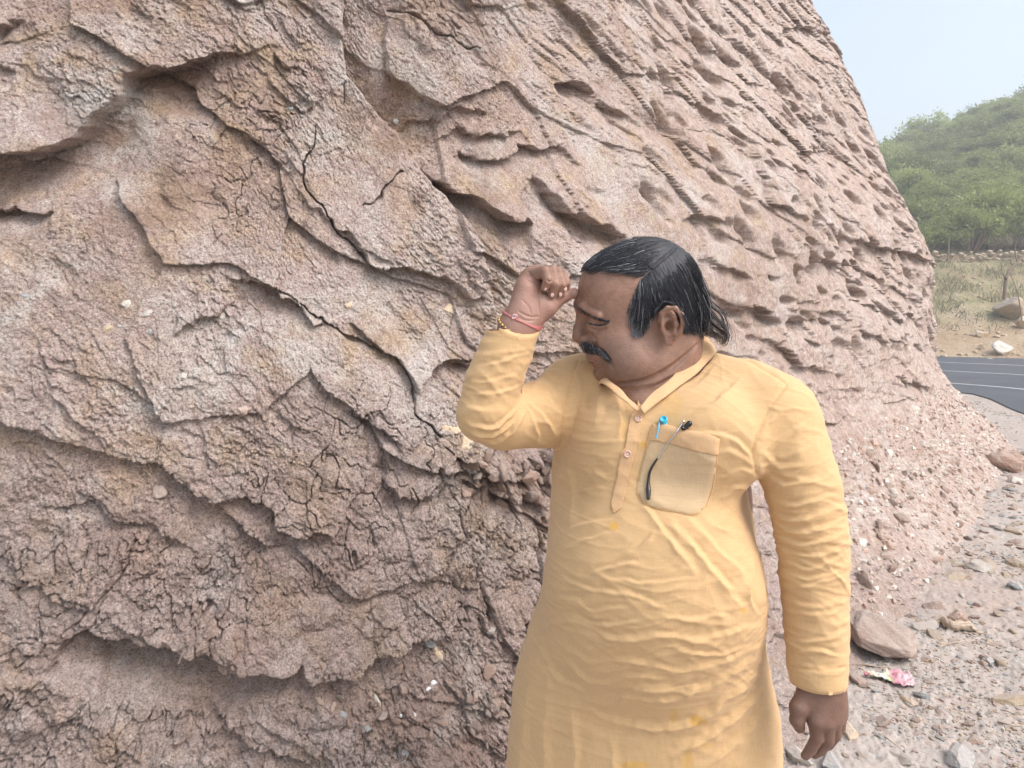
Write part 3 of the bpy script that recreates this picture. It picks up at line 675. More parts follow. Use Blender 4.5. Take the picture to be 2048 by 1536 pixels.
# ------------------------------------------------------------------ head, in its own frame: x to the nose, y to his left (towards the camera), z up
HS = 0.000845; HPX, HPY, HDEP = 1275, 625, 1.25; ROLL = R(9)
_F = np.array([0, math.cos(PITCH), -math.sin(PITCH)]); _U = np.array([0, math.sin(PITCH), math.cos(PITCH)])
HO = P(HPX, HPY, HDEP)
hx_ = np.array([-1.0, 0, 0]); hu = _U * math.cos(ROLL) - _F * math.sin(ROLL); hl = -_F * math.cos(ROLL) - _U * math.sin(ROLL)
HM = np.stack([hx_, hl, hu], 1)          # local -> world columns
def h2w(Q): return HO + np.asarray(Q) @ HM.T
def w2h(Q): return (np.asarray(Q) - HO) @ HM
hv = Vol((-0.135, -0.105, -0.225), (0.125, 0.115, 0.14), 0.0015)
E = hv.ell
def gr(line, r=.001, k=.004, add=False, off=0.0): hv.groove(line, r, k, 1.08, 1.32, w2h, off, add)
E((-.012, 0, .033), (.090, .075, .088)); E((.045, 0, .036), (.056, .062, .062), .03); E((.034, 0, -.03), (.052, .061, .060), .03)
E((.047, 0, -.056), (.037, .036, .032), .022); E((.018, 0, -.072), (.053, .063, .042), .03)
for s_ in (1, -1):
    E((.040, s_ * .036, -.045), (.034, .029, .029), .02); E((.006, s_ * .042, -.078), (.048, .031, .034), .03)
E((.0505, 0, -.097), (.0220, .028, .0165), .012); E((.002, 0, -.100), (.056, .056, .024), .03)
hv.cap((-.040, 0, -.02), (-.060, -.005, -.20), .060, .066, .03)
E((-.075, 0, -.05), (.030, .05, .05), .02)
for s_ in (1, -1):
    hv.chain([(.0985, s_ * .006, .014), (.094, s_ * .026, .010), (.072, s_ * .052, -.002)], [.0055, .0060, .007], .018)
    E((.106, s_ * .033, -.018), (.026, .020, .0140), .012, True)
    E((.0725, s_ * .032, -.0205), (.0165, .0165, .0150), .003)
hv.chain([(.0935, 0, .004), (.0955, 0, -.012), (.0985, 0, -.028), (.0985, 0, -.0395)], [.0085, .0080, .0095, .0118], .011)
E((.089, 0, -.050), (.010, .006, .006), .006)
for s_ in (1, -1):
    E((.0865, s_ * .0160, -.0455), (.0130, .0085, .0100), .005)
    E((.091, s_ * .0085, -.0560), (.008, .004, .005), .003, True)
E((.068, 0, -.0765), (.0135, .026, .0075), .008); E((.0665, 0, -.0875), (.0125, .023, .008), .008)
hv.chain([(.072, .026, -.083), (.083, 0, -.0815), (.072, -.026, -.083)], .0016, .004, True)
E((.076, 0, -.0955), (.008, .02, .004), .008, True)
# ears
for s_ in (1, -1):
    ec = np.array([-.036, s_ * .0755, -.0165]); fa = np.array([.98, s_ * -.0, -.12]); ub = np.array([.10, s_ * .10, .99])
    nr = np.array([-.28, s_ * 1.0, -.05]); nr /= np.linalg.norm(nr)
    def ep(a, b, o): return ec + fa * a + ub * b + nr * o + np.array([0, s_ * 1, 0]) * (0.35 * -(a - .012))
    M_ = np.stack([fa, ub, nr])
    E(ep(-.001, .002, .001), (.0145, .0265, .0045), .004, rot=M_)
    hv.chain([ep(.006, -.001, .003), ep(.0135, .010, .003), ep(.0125, .022, .005), ep(.003, .030, .0065), ep(-.008, .0285, .0085), ep(-.0155, .018, .0100), ep(-.0175, .003, .0095), ep(-.014, -.011, .0075), ep(-.006, -.021, .005)], [.0025, .0028, .0032, .0034, .0036, .0036, .0034, .0032, .003], .003)
    hv.chain([ep(.000, .022, .004), ep(-.0075, .014, .006), ep(-.0095, .002, .0065), ep(-.006, -.010, .006), ep(.001, -.014, .005)], .0028, .004)
    E(ep(.0005, -.023, .003), (.0085, .0095, .0042), .005, rot=M_)
    E(ep(.011, -.004, .004), (.004, .006, .004), .003, rot=M_)
    E(ep(.0015, -.001, .006), (.0075, .0100, .0075), .003, True, rot=M_)
    E(ep(.003, .016, .006), (.006, .0045, .003), .003, True, rot=M_)
gr([(1186, 674), (1192, 682), (1190, 692), (1184, 697)], .0016, .005)                      # wing of the nose
gr([(1190, 690), (1204, 702), (1218, 720), (1226, 738)], .0012, .012)          # smile fold
gr([(1178, 645), (1190, 648), (1203, 649), (1216, 645)], .0010, .003)          # lid line
gr([(1180, 656), (1196, 661), (1212, 657)], .0008, .006)
gr([(1188, 722), (1198, 724), (1210, 721), (1217, 726)], .0012, .004)          # corner of the mouth
gr([(1188, 734), (1200, 736), (1212, 730)], .0010, .008)
gr([(1218, 762), (1240, 768), (1290, 762), (1330, 744), (1365, 718), (1396, 688)], .0042, .008)
gr([(1262, 779), (1310, 772), (1352, 750)], .0010, .006)
# upper chest, under the open collar
cc_ = w2h(np.array([P(1300, 890, 1.280)]))[0]; E(cc_, (.12, .083, .12), .03); E(w2h(np.array([P(1284, 826, 1.236)]))[0], (.036, .05, .034), .02)
hV, hF = hv.mesh(1)
keep = (hV[:, 2] > -.218) & (hV[:, 0] > -.128) & (hV[:, 0] < .118); hF = hF[keep[hF].all(1)]
HAIRPOLY = [(1100, 536), (1167, 537), (1178, 546), (1190, 543), (1208, 541), (1229, 541), (1252, 546), (1266, 554), (1259, 567), (1251, 588), (1246, 602), (1243, 617), (1247, 632), (1252, 645), (1255, 656),
            (1256, 662), (1268, 661), (1276, 650), (1281, 634), (1288, 622), (1296, 611), (1308, 604), (1324, 606), (1334, 618), (1338, 636), (1342, 650), (1356, 657), (1390, 660), (1450, 655), (1450, 400), (1100, 400)]
hpx, hpy = HPX - hV[:, 0] / HS, HPY - hV[:, 2] / HS
_in = inpoly(hpx, hpy, HAIRPOLY); _ed = edgedist(hpx, hpy, HAIRPOLY)
_nz = fbm(hpx * 0.12, hpy * 0.12, 3, 31) * 5
scalp_soft = 1
isear = (np.abs(hV[:, 1]) > 0.0745) & (hpx > 1292) & (hpx < 1345) & (hpy > 600) & (hpy < 690)
_fr = ((hpx - 1266) * (503 - 556) - (hpy - 556) * (1335 - 1266)) > 0
scalp = sst(-3, np.where(_fr, 22, 5), np.where(_in, _ed, -_ed) + _nz) * (~isear) * np.where((hpx < 1296) & (hpy > 596), .62, 1.0)
stub = sst(660, 690, hpy) * sst(1290, 1240, hpx) * sst(775, 750, hpy) * 0.45 + 0.7 * np.exp(-((hpx - 1245) / 18.0) ** 2 - ((hpy - 668) / 14.0) ** 2) * 0.3
lips = np.exp(-(((hpx - 1190) / 12.0) ** 2 + ((hpy - 721) / 9.0) ** 2)) * (np.abs(hV[:, 1]) < .028)
HVW = h2w(hV); HNL = vnormals(hV, hF)
# ------------------------------------------------------------------ arms, hands, trunk, legs
def pts(*a): return [P(*q) for q in a]
lo = np.minimum.reduce(pts((985, 700, 1.33), (1160, 500, 1.12))); 
rv = Vol(P(975, 700, 1.22) * [1, 0, 1] + [0, 1.10, 0], P(1165, 515, 1.22) * [1, 0, 1] + [0, 1.33, 0], 0.0013)
W0 = P(1036, 655, 1.222)
rv.cap(P(1012, 745, 1.232), W0, .034, .026, .01); rv.cap(W0 + [-.006, 0, .0], P(1044, 628, 1.222), .025, .024, .02); rv.cap(P(1052, 648, 1.222), P(1062, 622, 1.222), .022, .02, .015)
FIN = [[(1044, 615, 1.222), (1058, 553, 1.224), (1089, 543, 1.198), (1097, 562, 1.194), (1090, 575, 1.201)],
       [(1050, 615, 1.226), (1065, 548, 1.236), (1104, 542, 1.210), (1111, 569, 1.203), (1105, 587, 1.211)],
       [(1058, 612, 1.230), (1074, 546, 1.247), (1116, 544, 1.222), (1124, 569, 1.216), (1120, 587, 1.224)],
       [(1066, 612, 1.234), (1084, 550, 1.256), (1124, 549, 1.236), (1131, 566, 1.229), (1130, 578, 1.236)]]
FR = [[.0155, .0125, .0095, .0082, .0072], [.0145, .0120, .0098, .0088, .0078], [.0145, .0118, .0098, .0086, .0078], [.014, .0115, .0092, .0082, .0074]]
for c_, r_ in zip(FIN, FR): rv.cap(P(*c_[0]), P(*c_[1]), r_[0], r_[1], .014)
rv.ell(P(1060, 590, 1.226), (.027, .016, .034), .014)
rv.cap(P(1040, 622, 1.212), P(1052, 578, 1.212), .0155, .014, .014)           # heel of the hand
rv.ell(P(1087, 611, 1.222), (.023, .016, .017), .012, rot=Matrix.Rotation(R(-28), 3, 'Y'))
for i_, (c_, r_) in enumerate(zip(FIN, FR)):
    rv.cap(P(*c_[1]), P(*c_[2]), r_[1], r_[2], .004); rv.cap(P(*c_[2]), P(*c_[3]), r_[2], r_[3], .0012); rv.cap(P(*c_[3]), P(*c_[4]), r_[3], r_[4], .002)
TH = [(1070, 632, 1.226), (1106, 606, 1.234), (1128, 593, 1.239), (1147, 586, 1.243)]
rv.chain([P(*q) for q in TH], [.0190, .0135, .0098, .0086], .010)
rv.ell(P(1148, 587, 1.2405), (.0095, .0085, .0085), .002)
# creases of palm and wrist
for q_, r_ in [([(1056, 543), (1064, 552), (1073, 560), (1082, 560)], .0006), ([(1051, 558), (1062, 564), (1073, 568)], .0007), ([(1080, 572), (1078, 590), (1077, 608), (1080, 630)], .0006),
               ([(1036, 622), (1050, 630), (1064, 634), (1078, 633)], .0005), ([(1037, 634), (1052, 641), (1068, 641)], .0004), ([(1044, 600), (1056, 612), (1062, 628)], .0005), ([(1105, 560), (1100, 564), (1094, 560)], .0005), ([(1140, 579), (1141, 590), (1142, 596)], .0005)]:
    rv.groove(q_, r_, .0020, 1.12, 1.30)
rV, rF = rv.mesh(1)
# hanging left hand
lv = Vol(P(1560, 1545, 1.15) * [1, 0, 1] + [0, 1.02, 0], P(1705, 1290, 1.15) * [1, 0, 1] + [0, 1.26, 0], 0.0014)
lv.cap(P(1640, 1290, 1.165), P(1642, 1375, 1.158), .030, .027, .01); lv.cap(P(1628, 1372, 1.157), P(1662, 1372, 1.157), .022, .02, .02)
LF = [[(1628, 1388, 1.148), (1632, 1441, 1.137), (1634, 1476, 1.141), (1622, 1498, 1.147), (1611, 1511, 1.151)],
      [(1642, 1386, 1.146), (1652, 1446, 1.137), (1655, 1481, 1.146), (1641, 1500, 1.156), (1629, 1508, 1.162)],
      [(1656, 1384, 1.148), (1668, 1441, 1.143), (1670, 1471, 1.154), (1657, 1489, 1.166), (1646, 1496, 1.173)],
      [(1668, 1386, 1.153), (1680, 1430, 1.152), (1680, 1455, 1.164), (1669, 1472, 1.176), (1660, 1478, 1.182)]]
LR = [[.016, .0130, .0098, .0085, .0072], [.0155, .0125, .0098, .0085, .0074], [.0145, .0118, .0092, .008, .007], [.0135, .0105, .0082, .0072, .0064]]
for c_, r_ in zip(LF, LR): lv.cap(P(*c_[0]), P(*c_[1]), r_[0], r_[1], .012)
lv.ell(P(1650, 1412, 1.150), (.033, .017, .032), .012)
for c_, r_ in zip(LF, LR):
    lv.cap(P(*c_[1]), P(*c_[2]), r_[1], r_[2], .003); lv.cap(P(*c_[2]), P(*c_[3]), r_[2], r_[3], .0012); lv.cap(P(*c_[3]), P(*c_[4]), r_[3], r_[4], .002)
lv.groove([(1609, 1424), (1611, 1408), (1620, 1398)], .0010, .004, 1.05, 1.25)
lv.chain([P(*q) for q in [(1618, 1384, 1.150), (1597, 1415, 1.143), (1594, 1440, 1.143), (1599, 1455, 1.146)]], [.017, .0135, .0108, .0085], .008)
lV, lF = lv.mesh(1)
# trunk under the clothes, arms, legs, feet: coarse
bv = Vol((-.20, .85, -.02), (.70, 1.75, 1.55), .009)
TY = R(20); TL = np.array([math.cos(TY), -math.sin(TY), 0]); TF = np.array([-math.sin(TY), -math.cos(TY), 0])
NECKB = P(1330, 760, 1.275)
TC = np.array([P(1325, 1000, 1.30)[0], 1.315, 0])
Mrot = np.stack([TL, TF, [0, 0, 1]])
bv.ell(TC + [0, 0, 1.20], (.165, .115, .20), .03, rot=Mrot); bv.ell(TC + [0.005, -.01, .97], (.175, .135, .19), .05, rot=Mrot); bv.ell(TC + [.01, 0, .80], (.185, .130, .13), .05, rot=Mrot)
RA = [(1195, 815, 1.37), (1085, 826, 1.31), (975, 832, 1.245), (1000, 745, 1.235), (1034, 660, 1.222)]
LA = [(1548, 832, 1.215), (1590, 950, 1.185), (1622, 1070, 1.175), (1632, 1200, 1.168), (1640, 1330, 1.162)]
bv.chain([P(*q) for q in RA], [.05, .044, .038, .034, .027], .03); bv.chain([P(*q) for q in LA], [.05, .044, .038, .034, .028], .03)
for s_ in (-1, 1):
    h_ = TC + TL * s_ * .10; bv.chain([h_ + [0, 0, .78], h_ + [0, -.01, .45], h_ + [0, .02, .09]], [.095, .06, .045], .03)
    bv.cap(h_ + [0, .02, .05] , h_ + TF * .16 + [0, 0, .035] + TL * s_ * .03, .042, .034, .02)
bV, bF = bv.mesh(2)
def skin_mat():
    t = NT("skin"); c = t.coord(); n = t.noise(c, 14, 4, 0.6); n2 = t.noise(c, 75, 4, 0.65); n3 = t.noise(c, 420, 3, 0.7)
    base = t.ramp(n, [(0.3, (0.225, 0.125, 0.086)), (0.5, (0.275, 0.157, 0.110)), (0.7, (0.320, 0.188, 0.136))])
    base = t.mix(0.45, base, n2, 'OVERLAY')
    base = t.mix(t.math('MULTIPLY', t.attr("palm"), 0.8), base, (0.34, 0.200, 0.160))
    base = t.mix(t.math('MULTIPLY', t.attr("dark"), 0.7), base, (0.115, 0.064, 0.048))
    base = t.mix(t.math('MULTIPLY', t.attr("stub"), 0.7), base, (0.10, 0.075, 0.065))
    base = t.mix(t.math('MULTIPLY', t.attr("lips"), 0.75), base, (0.26, 0.105, 0.092))
    base = t.mix(t.math('MULTIPLY', t.attr("scalp"), t.ramp(t.noise(c, 40, 4), [(0.3, 0.8), (0.6, 1.0)])), base, (0.030, 0.026, 0.026))
    b = t.bump(n3, 0.5, 0.0014); b = t.bump(n2, 0.3, 0.003, b); b = t.bump(t.noise(t.coord((1, 1, 3)), 130, 3, .6), .3, .0018, b)
    m = t.fin(base, 0.48, b, 0.45); t.b.inputs["Subsurface Weight"].default_value = 0.12; t.b.inputs["Subsurface Radius"].default_value = (0.012, 0.005, 0.003); t.b.inputs["Subsurface Scale"].default_value = 0.4
    return m
SKIN = skin_mat()
pq, _ = proj(rV); rN = vnormals(rV, rF)
palm = sst(0.0, 0.7, -rN[:, 1] * 0.9 + rN[:, 0] * 0.25) * (1 - 0.75 * sst(566, 548, pq[:, 1])) * np.where((pq[:, 0] > 1082) & (pq[:, 1] < 590) & (pq[:, 0] < 1134), 0.35, 1.0)
palm = np.maximum(palm, 0.9 * sst(1126, 1140, pq[:, 0]))
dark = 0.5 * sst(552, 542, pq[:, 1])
AV = np.vstack([HVW, rV, lV, bV]); n1_, n2_, n3_ = len(HVW), len(rV), len(lV)
AF = [hF, rF + n1_, lF + n1_ + n2_, bF + n1_ + n2_ + n3_]
# drop the coarse-mesh arm ends where the fine hands take over and the coarse neck where the head mesh is
bq, _ = proj(bV); kb = ~(((bq[:, 0] > 1600) & (bq[:, 1] > 1352) & (bV[:, 1] < 1.25)) | ((bq[:, 0] < 1100) & (bq[:, 1] < 680)) | ((bq[:, 1] < 800) & (bq[:, 0] > 1220) & (bq[:, 0] < 1480)))
AF[3] = (bF[kb[bF].all(1)]) + n1_ + n2_ + n3_
def att(a, b=None, c=None, d=None): return np.concatenate([np.zeros(len(k)) if v is None else v for v, k in ((a, HVW), (b, rV), (c, lV), (d, bV))])
# eye: dark lash line is a part; under-eye shade of skin colour
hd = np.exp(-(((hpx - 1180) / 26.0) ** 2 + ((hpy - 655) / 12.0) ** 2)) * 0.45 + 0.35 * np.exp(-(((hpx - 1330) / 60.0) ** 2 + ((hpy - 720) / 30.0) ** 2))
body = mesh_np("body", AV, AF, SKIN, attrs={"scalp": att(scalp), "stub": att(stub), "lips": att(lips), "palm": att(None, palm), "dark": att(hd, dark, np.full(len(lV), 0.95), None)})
person = bpy.data.objects.new("person", None); COL.objects.link(person); person.location = (float(TC[0]), float(TC[1]), 0.0)
tag(person, "man in a yellow kurta touching his forehead beside the cliff", "person")
def child(o, parent=None):
    """parent keeping world position (meshes are written in world coordinates)"""
    parent = parent or person; o.parent = parent; M = Vector((0, 0, 0)); p = parent
    o.location = -person.location if parent is person else Vector((0, 0, 0)); return o
child(body)
# ------------------------------------------------------------------ kurta
kv = Vol((-.16, .93, .36), (.66, 1.66, 1.52), .0045)
def zof(py, d=1.28): return P(1024, py, d)[2]
SEC = [(770, 1225, 1480, .060), (800, 1185, 1530, .085), (850, 1140, 1520, .110), (900, 1117, 1503, .128), (950, 1112, 1512, .138), (1050, 1108, 1530, .150), (1150, 1101, 1541, .163), (1220, 1090, 1547, .170), (1300, 1063, 1553, .172),
       (1350, 1050, 1560, .168), (1400, 1038, 1571, .162), (1450, 1031, 1580, .160), (1536, 1023, 1586, .160), (1640, 1012, 1592, .162), (1760, 1000, 1600, .168), (1900, 990, 1610, .172)]
zz = np.array([zof(s[0]) for s in SEC])[::-1]; zl = np.array([P(s[1], s[0], 1.28)[0] for s in SEC])[::-1]; zr = np.array([P(s[2], s[0], 1.25)[0] for s in SEC])[::-1]; zb = np.array([s[3] for s in SEC])[::-1]
sl, x, y, z = kv.box(np.array([-.1, 1.0, .38]), np.array([.62, 1.55, zof(770)]), 0)
cx = np.interp(z, zz, (zl + zr) / 2); hw = np.interp(z, zz, (zr - zl) / 2); bb = np.interp(z, zz, zb)
aa = np.sqrt(np.maximum(hw ** 2 - (bb * math.sin(TY)) ** 2, .001)) / math.cos(TY)
cy = 1.315 - 0.02 * sst(1.2, 0.95, z) + 0 * x
dx_, dy_ = x - cx, y - cy; lu = dx_ * TL[0] + dy_ * TL[1]; lf = dx_ * TF[0] + dy_ * TF[1]
# skirt part flutes into soft vertical folds
th_ = np.arctan2(lf, lu); q = (np.abs(lu / aa) ** 2.25 + np.abs(lf / bb) ** 2.25) ** (1 / 2.25)
d_ = (q - 1) * np.minimum(aa, bb) * 0.95
d_ = np.maximum(d_, z - zof(790)); d_ = np.maximum(d_, .44 - z)
kv.comb(sl, d_.astype(f32), .002, False)
# shoulders, slope from collar to arm
kv.chain([P(1418, 760, 1.27), P(1490, 796, 1.24), P(1552, 838, 1.205)], [.048, .058, .064], .03)
kv.chain([P(1245, 805, 1.30), P(1190, 785, 1.345), P(1150, 790, 1.35)], [.055, .066, .070], .03)
kv.ell(P(1340, 850, 1.27), (.14, .10, .085), .05, rot=Mrot)
kv.ell(P(1245, 895, 1.24), (.075, .065, .08), .05, rot=Mrot); kv.ell(P(1425, 890, 1.185), (.085, .06, .08), .05, rot=Mrot)
kv.ell(P(1310, 1180, 1.22), (.17, .11, .17), .07, rot=Mrot)     # belly
SL = [(1545, 830, 1.205), (1580, 905, 1.190), (1608, 985, 1.180), (1622, 1065, 1.174), (1628, 1150, 1.170), (1633, 1250, 1.166), (1637, 1366, 1.160)]
kv.chain([P(*q) for q in SL], [.068, .060, .056, .053, .050, .046, .0430], .018)
SR = [(1165, 800, 1.355), (1085, 828, 1.310), (1010, 838, 1.265), (975, 826, 1.245), (985, 770, 1.238), (1010, 705, 1.230), (1034, 640, 1.222), (1046, 614, 1.222)]
kv.chain([P(*q) for q in SR], [.070, .060, .052, .051, .047, .044, .0415, .0415], .016)
# cuffs: cut and hollow
CUFFS = []
def cuff(a, b, rin, depth, tilt=0.0):
    a, b = np.array(a), np.array(b); ax = (b - a) / np.linalg.norm(b - a); ax_ = ax; ax = ax + [0, -tilt, 0]; ax /= np.linalg.norm(ax)
    kv.cap(b + ax * (.06), b + ax * .20, .09, .09, .001, True) if False else None
    sl, x, y, z = kv.box(b - .09, b + .09 , 0); t = (x - b[0]) * ax[0] + (y - b[1]) * ax[1] + (z - b[2]) * ax[2]
    CUFFS.append((b, ax))
    rr = np.sqrt(np.maximum((x - b[0]) ** 2 + (y - b[1]) ** 2 + (z - b[2]) ** 2 - t * t, 0))
    kv.F[sl] = np.where(rr < .056, np.maximum(kv.F[sl], t.astype(f32)), kv.F[sl])
    kv.cap(b - ax_ * depth, b + ax_ * .06, rin * .9, rin, .001, True)
cuff(P(*SR[-3]), P(1034, 641, 1.222), .0352, .05, .50); cuff(P(*SL[-2]), P(*SL[-1]), .0368, .05, -.10)
# neck hole and V opening of the placket
kv.cap(P(1345, 745, 1.275), P(1366, 640, 1.272), .060, .062, .004, True)
VP = [(1200, 752), (1214, 757), (1238, 778), (1262, 803), (1276, 818), (1284, 812), (1310, 785), (1345, 757), (1385, 715), (1402, 668), (1400, 560), (1195, 560)]
sl, x, y, z = kv.box(np.array([P(1190, 700, 1.2)[0], 1.0, zof(840, 1.15)]), np.array([P(1410, 700, 1.3)[0], 1.29, 1.53]), .01)
zz_ = z - CAMZ; dep_ = y * math.cos(PITCH) - zz_ * math.sin(PITCH); pxg = 1024 + FPX * x / dep_; pyg = 768 - FPX * (y * math.sin(PITCH) + zz_ * math.cos(PITCH)) / dep_
pyg = pyg + 0 * x; pxg = pxg + 0 * z
dpl = edgedist(pxg, pyg, VP) * .00082; dpl = np.where(inpoly(pxg, pyg, VP), -dpl, dpl); dpl = np.maximum(dpl, dep_ - 1.285)
kv.comb(sl, dpl.astype(f32), .003, True)
kV, kF = kv.mesh(3)
kV, kF = subdiv(kV, kF, 1)
for b, ax in CUFFS:                          # true the cut edge of the sleeve
    r_ = kV - b; t = r_ @ ax; rr = np.linalg.norm(r_ - t[:, None] * ax, axis=1); m = (t > -.0055) & (rr < .062)
    kV[m] -= (t[m] * 1.0)[:, None] * ax
kN = vnormals(kV, kF)
# folds and creases, pushed along the cloth normal
kq, kdep = proj(kV); kx, ky = kq[:, 0], kq[:, 1]
facing = sst(0.15, 0.55, -(kN[:, 1] * .97 + kN[:, 0] * 0.25 - .0))
kD = np.zeros(len(kV)); FAMP = 1.05
jfx = 5 * fbm(kx * .03, ky * .03, 2, 51); jfy = 5 * fbm(kx * .03, ky * .03, 2, 52)
def fold(pts, amp, wd, valley=0.7, where=facing):
    """soft ridge along a line with a sharper hollow on its right-hand side"""
    q = catmull([(a, b) for a, b in pts], 5); x, y = kx + jfx, ky + jfy
    I = np.where((x > q[:, 0].min() - 4 * wd) & (x < q[:, 0].max() + 4 * wd) & (y > q[:, 1].min() - 4 * wd) & (y < q[:, 1].max() + 4 * wd))[0]
    d, sg, p = polydist([tuple(a) for a in q], x[I], y[I]); s = d * sg / wd; tp = np.sin(np.clip(p, 0, 1) * math.pi) ** .7
    mod = .72 + .5 * pn2(x[I] * .035, y[I] * .035, int(abs(q[0, 0]))); s = s * 1.25
    kD[I] += FAMP * amp * tp * mod * (1.15 * np.exp(-(np.abs(s) ** 1.08) * 1.15) - valley * np.exp(-(np.abs(s + 1.15) ** 1.5))) * where[I]
armL = sst(1500, 1560, kx - 0.06 * (ky - 900) * (ky > 900) + 0 * ky) * (kdep < 1.30)
onarm = (kdep < 1.24) & (kx > np.interp(ky, [700, 880, 950, 1050, 1150, 1250, 1400], [1580, 1512, 1518, 1543, 1556, 1570, 1580]))
rarm = (kx < np.interp(ky, [600, 760, 900], [1125, 1128, 1118])) & (ky < 910)
for p_, a_, w_ in [
    ([(1286, 1008), (1321, 1060), (1355, 1100), (1392, 1152)], .0065, 12), ([(1339, 1042), (1402, 1118), (1445, 1170), (1487, 1221)], .0080, 13), ([(1371, 1033), (1429, 1096), (1470, 1135), (1500, 1168)], .006, 12),
    ([(1402, 1034), (1450, 1062), (1527, 1075)], .005, 9), ([(1129, 1069), (1160, 1052), (1188, 1046), (1222, 1040)], .004, 8), ([(1134, 1100), (1179, 1078), (1235, 1066)], .004, 8),
    ([(1179, 1149), (1223, 1136), (1290, 1125)], .0045, 8), ([(1237, 1118), (1277, 1096), (1313, 1064)], .004, 9), ([(1098, 1195), (1150, 1200), (1190, 1222), (1260, 1215)], .003, 7),
    ([(1192, 1158), (1300, 1166), (1402, 1155)], .003, 7), ([(1085, 1252), (1152, 1243), (1232, 1279), (1313, 1270), (1402, 1279), (1470, 1262), (1540, 1247)], .0048, 10),
    ([(1107, 1279), (1179, 1323), (1250, 1319), (1357, 1341), (1447, 1323), (1540, 1276)], .0048, 10), ([(1116, 1306), (1188, 1364), (1270, 1352), (1340, 1362)], .0048, 9),
    ([(1161, 1399), (1225, 1405), (1290, 1377), (1402, 1380), (1490, 1330), (1545, 1300)], .0048, 11), ([(1179, 1422), (1250, 1448), (1366, 1453), (1447, 1399), (1514, 1337), (1552, 1310)], .0090, 12),
    ([(1339, 1516), (1447, 1453), (1500, 1405), (1540, 1364)], .0085, 13), ([(1400, 1540), (1480, 1480), (1545, 1400)], .007, 12), ([(1067, 1323), (1050, 1431), (1040, 1540), (1036, 1600)], .003, 14), ([(1100, 1330), (1092, 1440), (1090, 1540), (1088, 1640)], .003, 15),
    ([(1140, 1390), (1150, 1480), (1145, 1600)], .003, 14), ([(1220, 1460), (1230, 1560), (1228, 1660)], .003, 16), ([(1522, 1082), (1505, 1136), (1496, 1198), (1520, 1235)], .006, 8), ([(1540, 1120), (1528, 1180), (1530, 1240)], .006, 7),
    ([(1551, 1355), (1567, 1444), (1580, 1530), (1585, 1620)], .008, 8), ([(1535, 1290), (1553, 1350), (1562, 1420)], .005, 7),
    ([(1380, 868), (1438, 872), (1480, 892), (1512, 930)], .007, 9), ([(1420, 905), (1470, 905), (1515, 940)], .0035, 8), ([(1438, 1000), (1480, 975), (1520, 985)], .0045, 9), ([(1440, 960), (1480, 940), (1515, 955)], .003, 8),
    ([(1150, 735), (1165, 790), (1160, 850)], .004, 9), ([(1185, 725), (1200, 790), (1190, 860)], .004, 12), ([(1225, 775), (1240, 820), (1238, 880)], .004, 10), ([(1350, 790), (1400, 770), (1440, 720)], .003, 9), ([(1380, 830), (1440, 800), (1490, 750)], .0035, 12),
    ([(1330, 800), (1380, 760), (1418, 712)], .003, 7), ([(1128, 900), (1145, 980), (1140, 1050)], .004, 12), ([(1180, 930), (1215, 960), (1245, 950)], .003, 10), ([(1140, 990), (1190, 975), (1240, 985)], .003, 7),
    ([(1110, 1150), (1180, 1180), (1260, 1190), (1340, 1225)], .004, 8), ([(1300, 1225), (1380, 1240), (1460, 1225)], .004, 8), ([(1130, 1225), (1200, 1250), (1290, 1242)], .004, 7), ([(1330, 1290), (1420, 1310), (1500, 1290)], .004, 7), ([(1240, 1390), (1330, 1400), (1420, 1365)], .005, 8),
    ([(1080, 1290), (1110, 1350), (1170, 1385)], .006, 9)]:
    fold(p_, a_, w_, .7, facing * ~onarm * ~rarm)
AR = onarm.astype(float)
for p_, a_, w_ in [
    ([(1528, 985), (1570, 1010), (1620, 1005), (1672, 985)], .006, 8), ([(1530, 1015), (1580, 1040), (1640, 1030), (1684, 1010)], .0065, 8), ([(1545, 1045), (1590, 1065), (1650, 1056), (1688, 1038)], .0065, 7),
    ([(1550, 1068), (1600, 1088), (1655, 1080), (1690, 1062)], .006, 7), ([(1554, 1092), (1600, 1112), (1655, 1105), (1690, 1085)], .006, 7), ([(1556, 1115), (1610, 1138), (1655, 1128), (1690, 1108)], .0055, 7), ([(1560, 1140), (1610, 1158), (1660, 1150), (1692, 1130)], .005, 7),
    ([(1560, 1165), (1610, 1172), (1690, 1150)], .004, 7), ([(1515, 900), (1560, 935), (1620, 930)], .005, 10), ([(1520, 940), (1570, 970), (1640, 950)], .0055, 9), ([(1530, 1000), (1560, 975), (1640, 960), (1665, 940)], .004, 8), ([(1560, 1190), (1620, 1215), (1690, 1200)], .0035, 8), ([(1570, 1220), (1640, 1228), (1690, 1215)], .004, 7),
    ([(1575, 1262), (1620, 1285), (1690, 1262)], .0045, 8), ([(1580, 1310), (1630, 1300), (1690, 1318)], .004, 7), ([(1600, 1330), (1650, 1340), (1690, 1330)], .003, 7), ([(1515, 880), (1530, 850), (1560, 820)], .004, 8), ([(1545, 900), (1590, 860), (1620, 850)], .003, 9)]:
    fold(p_, a_, w_, .7, AR)
RA_ = rarm.astype(float)
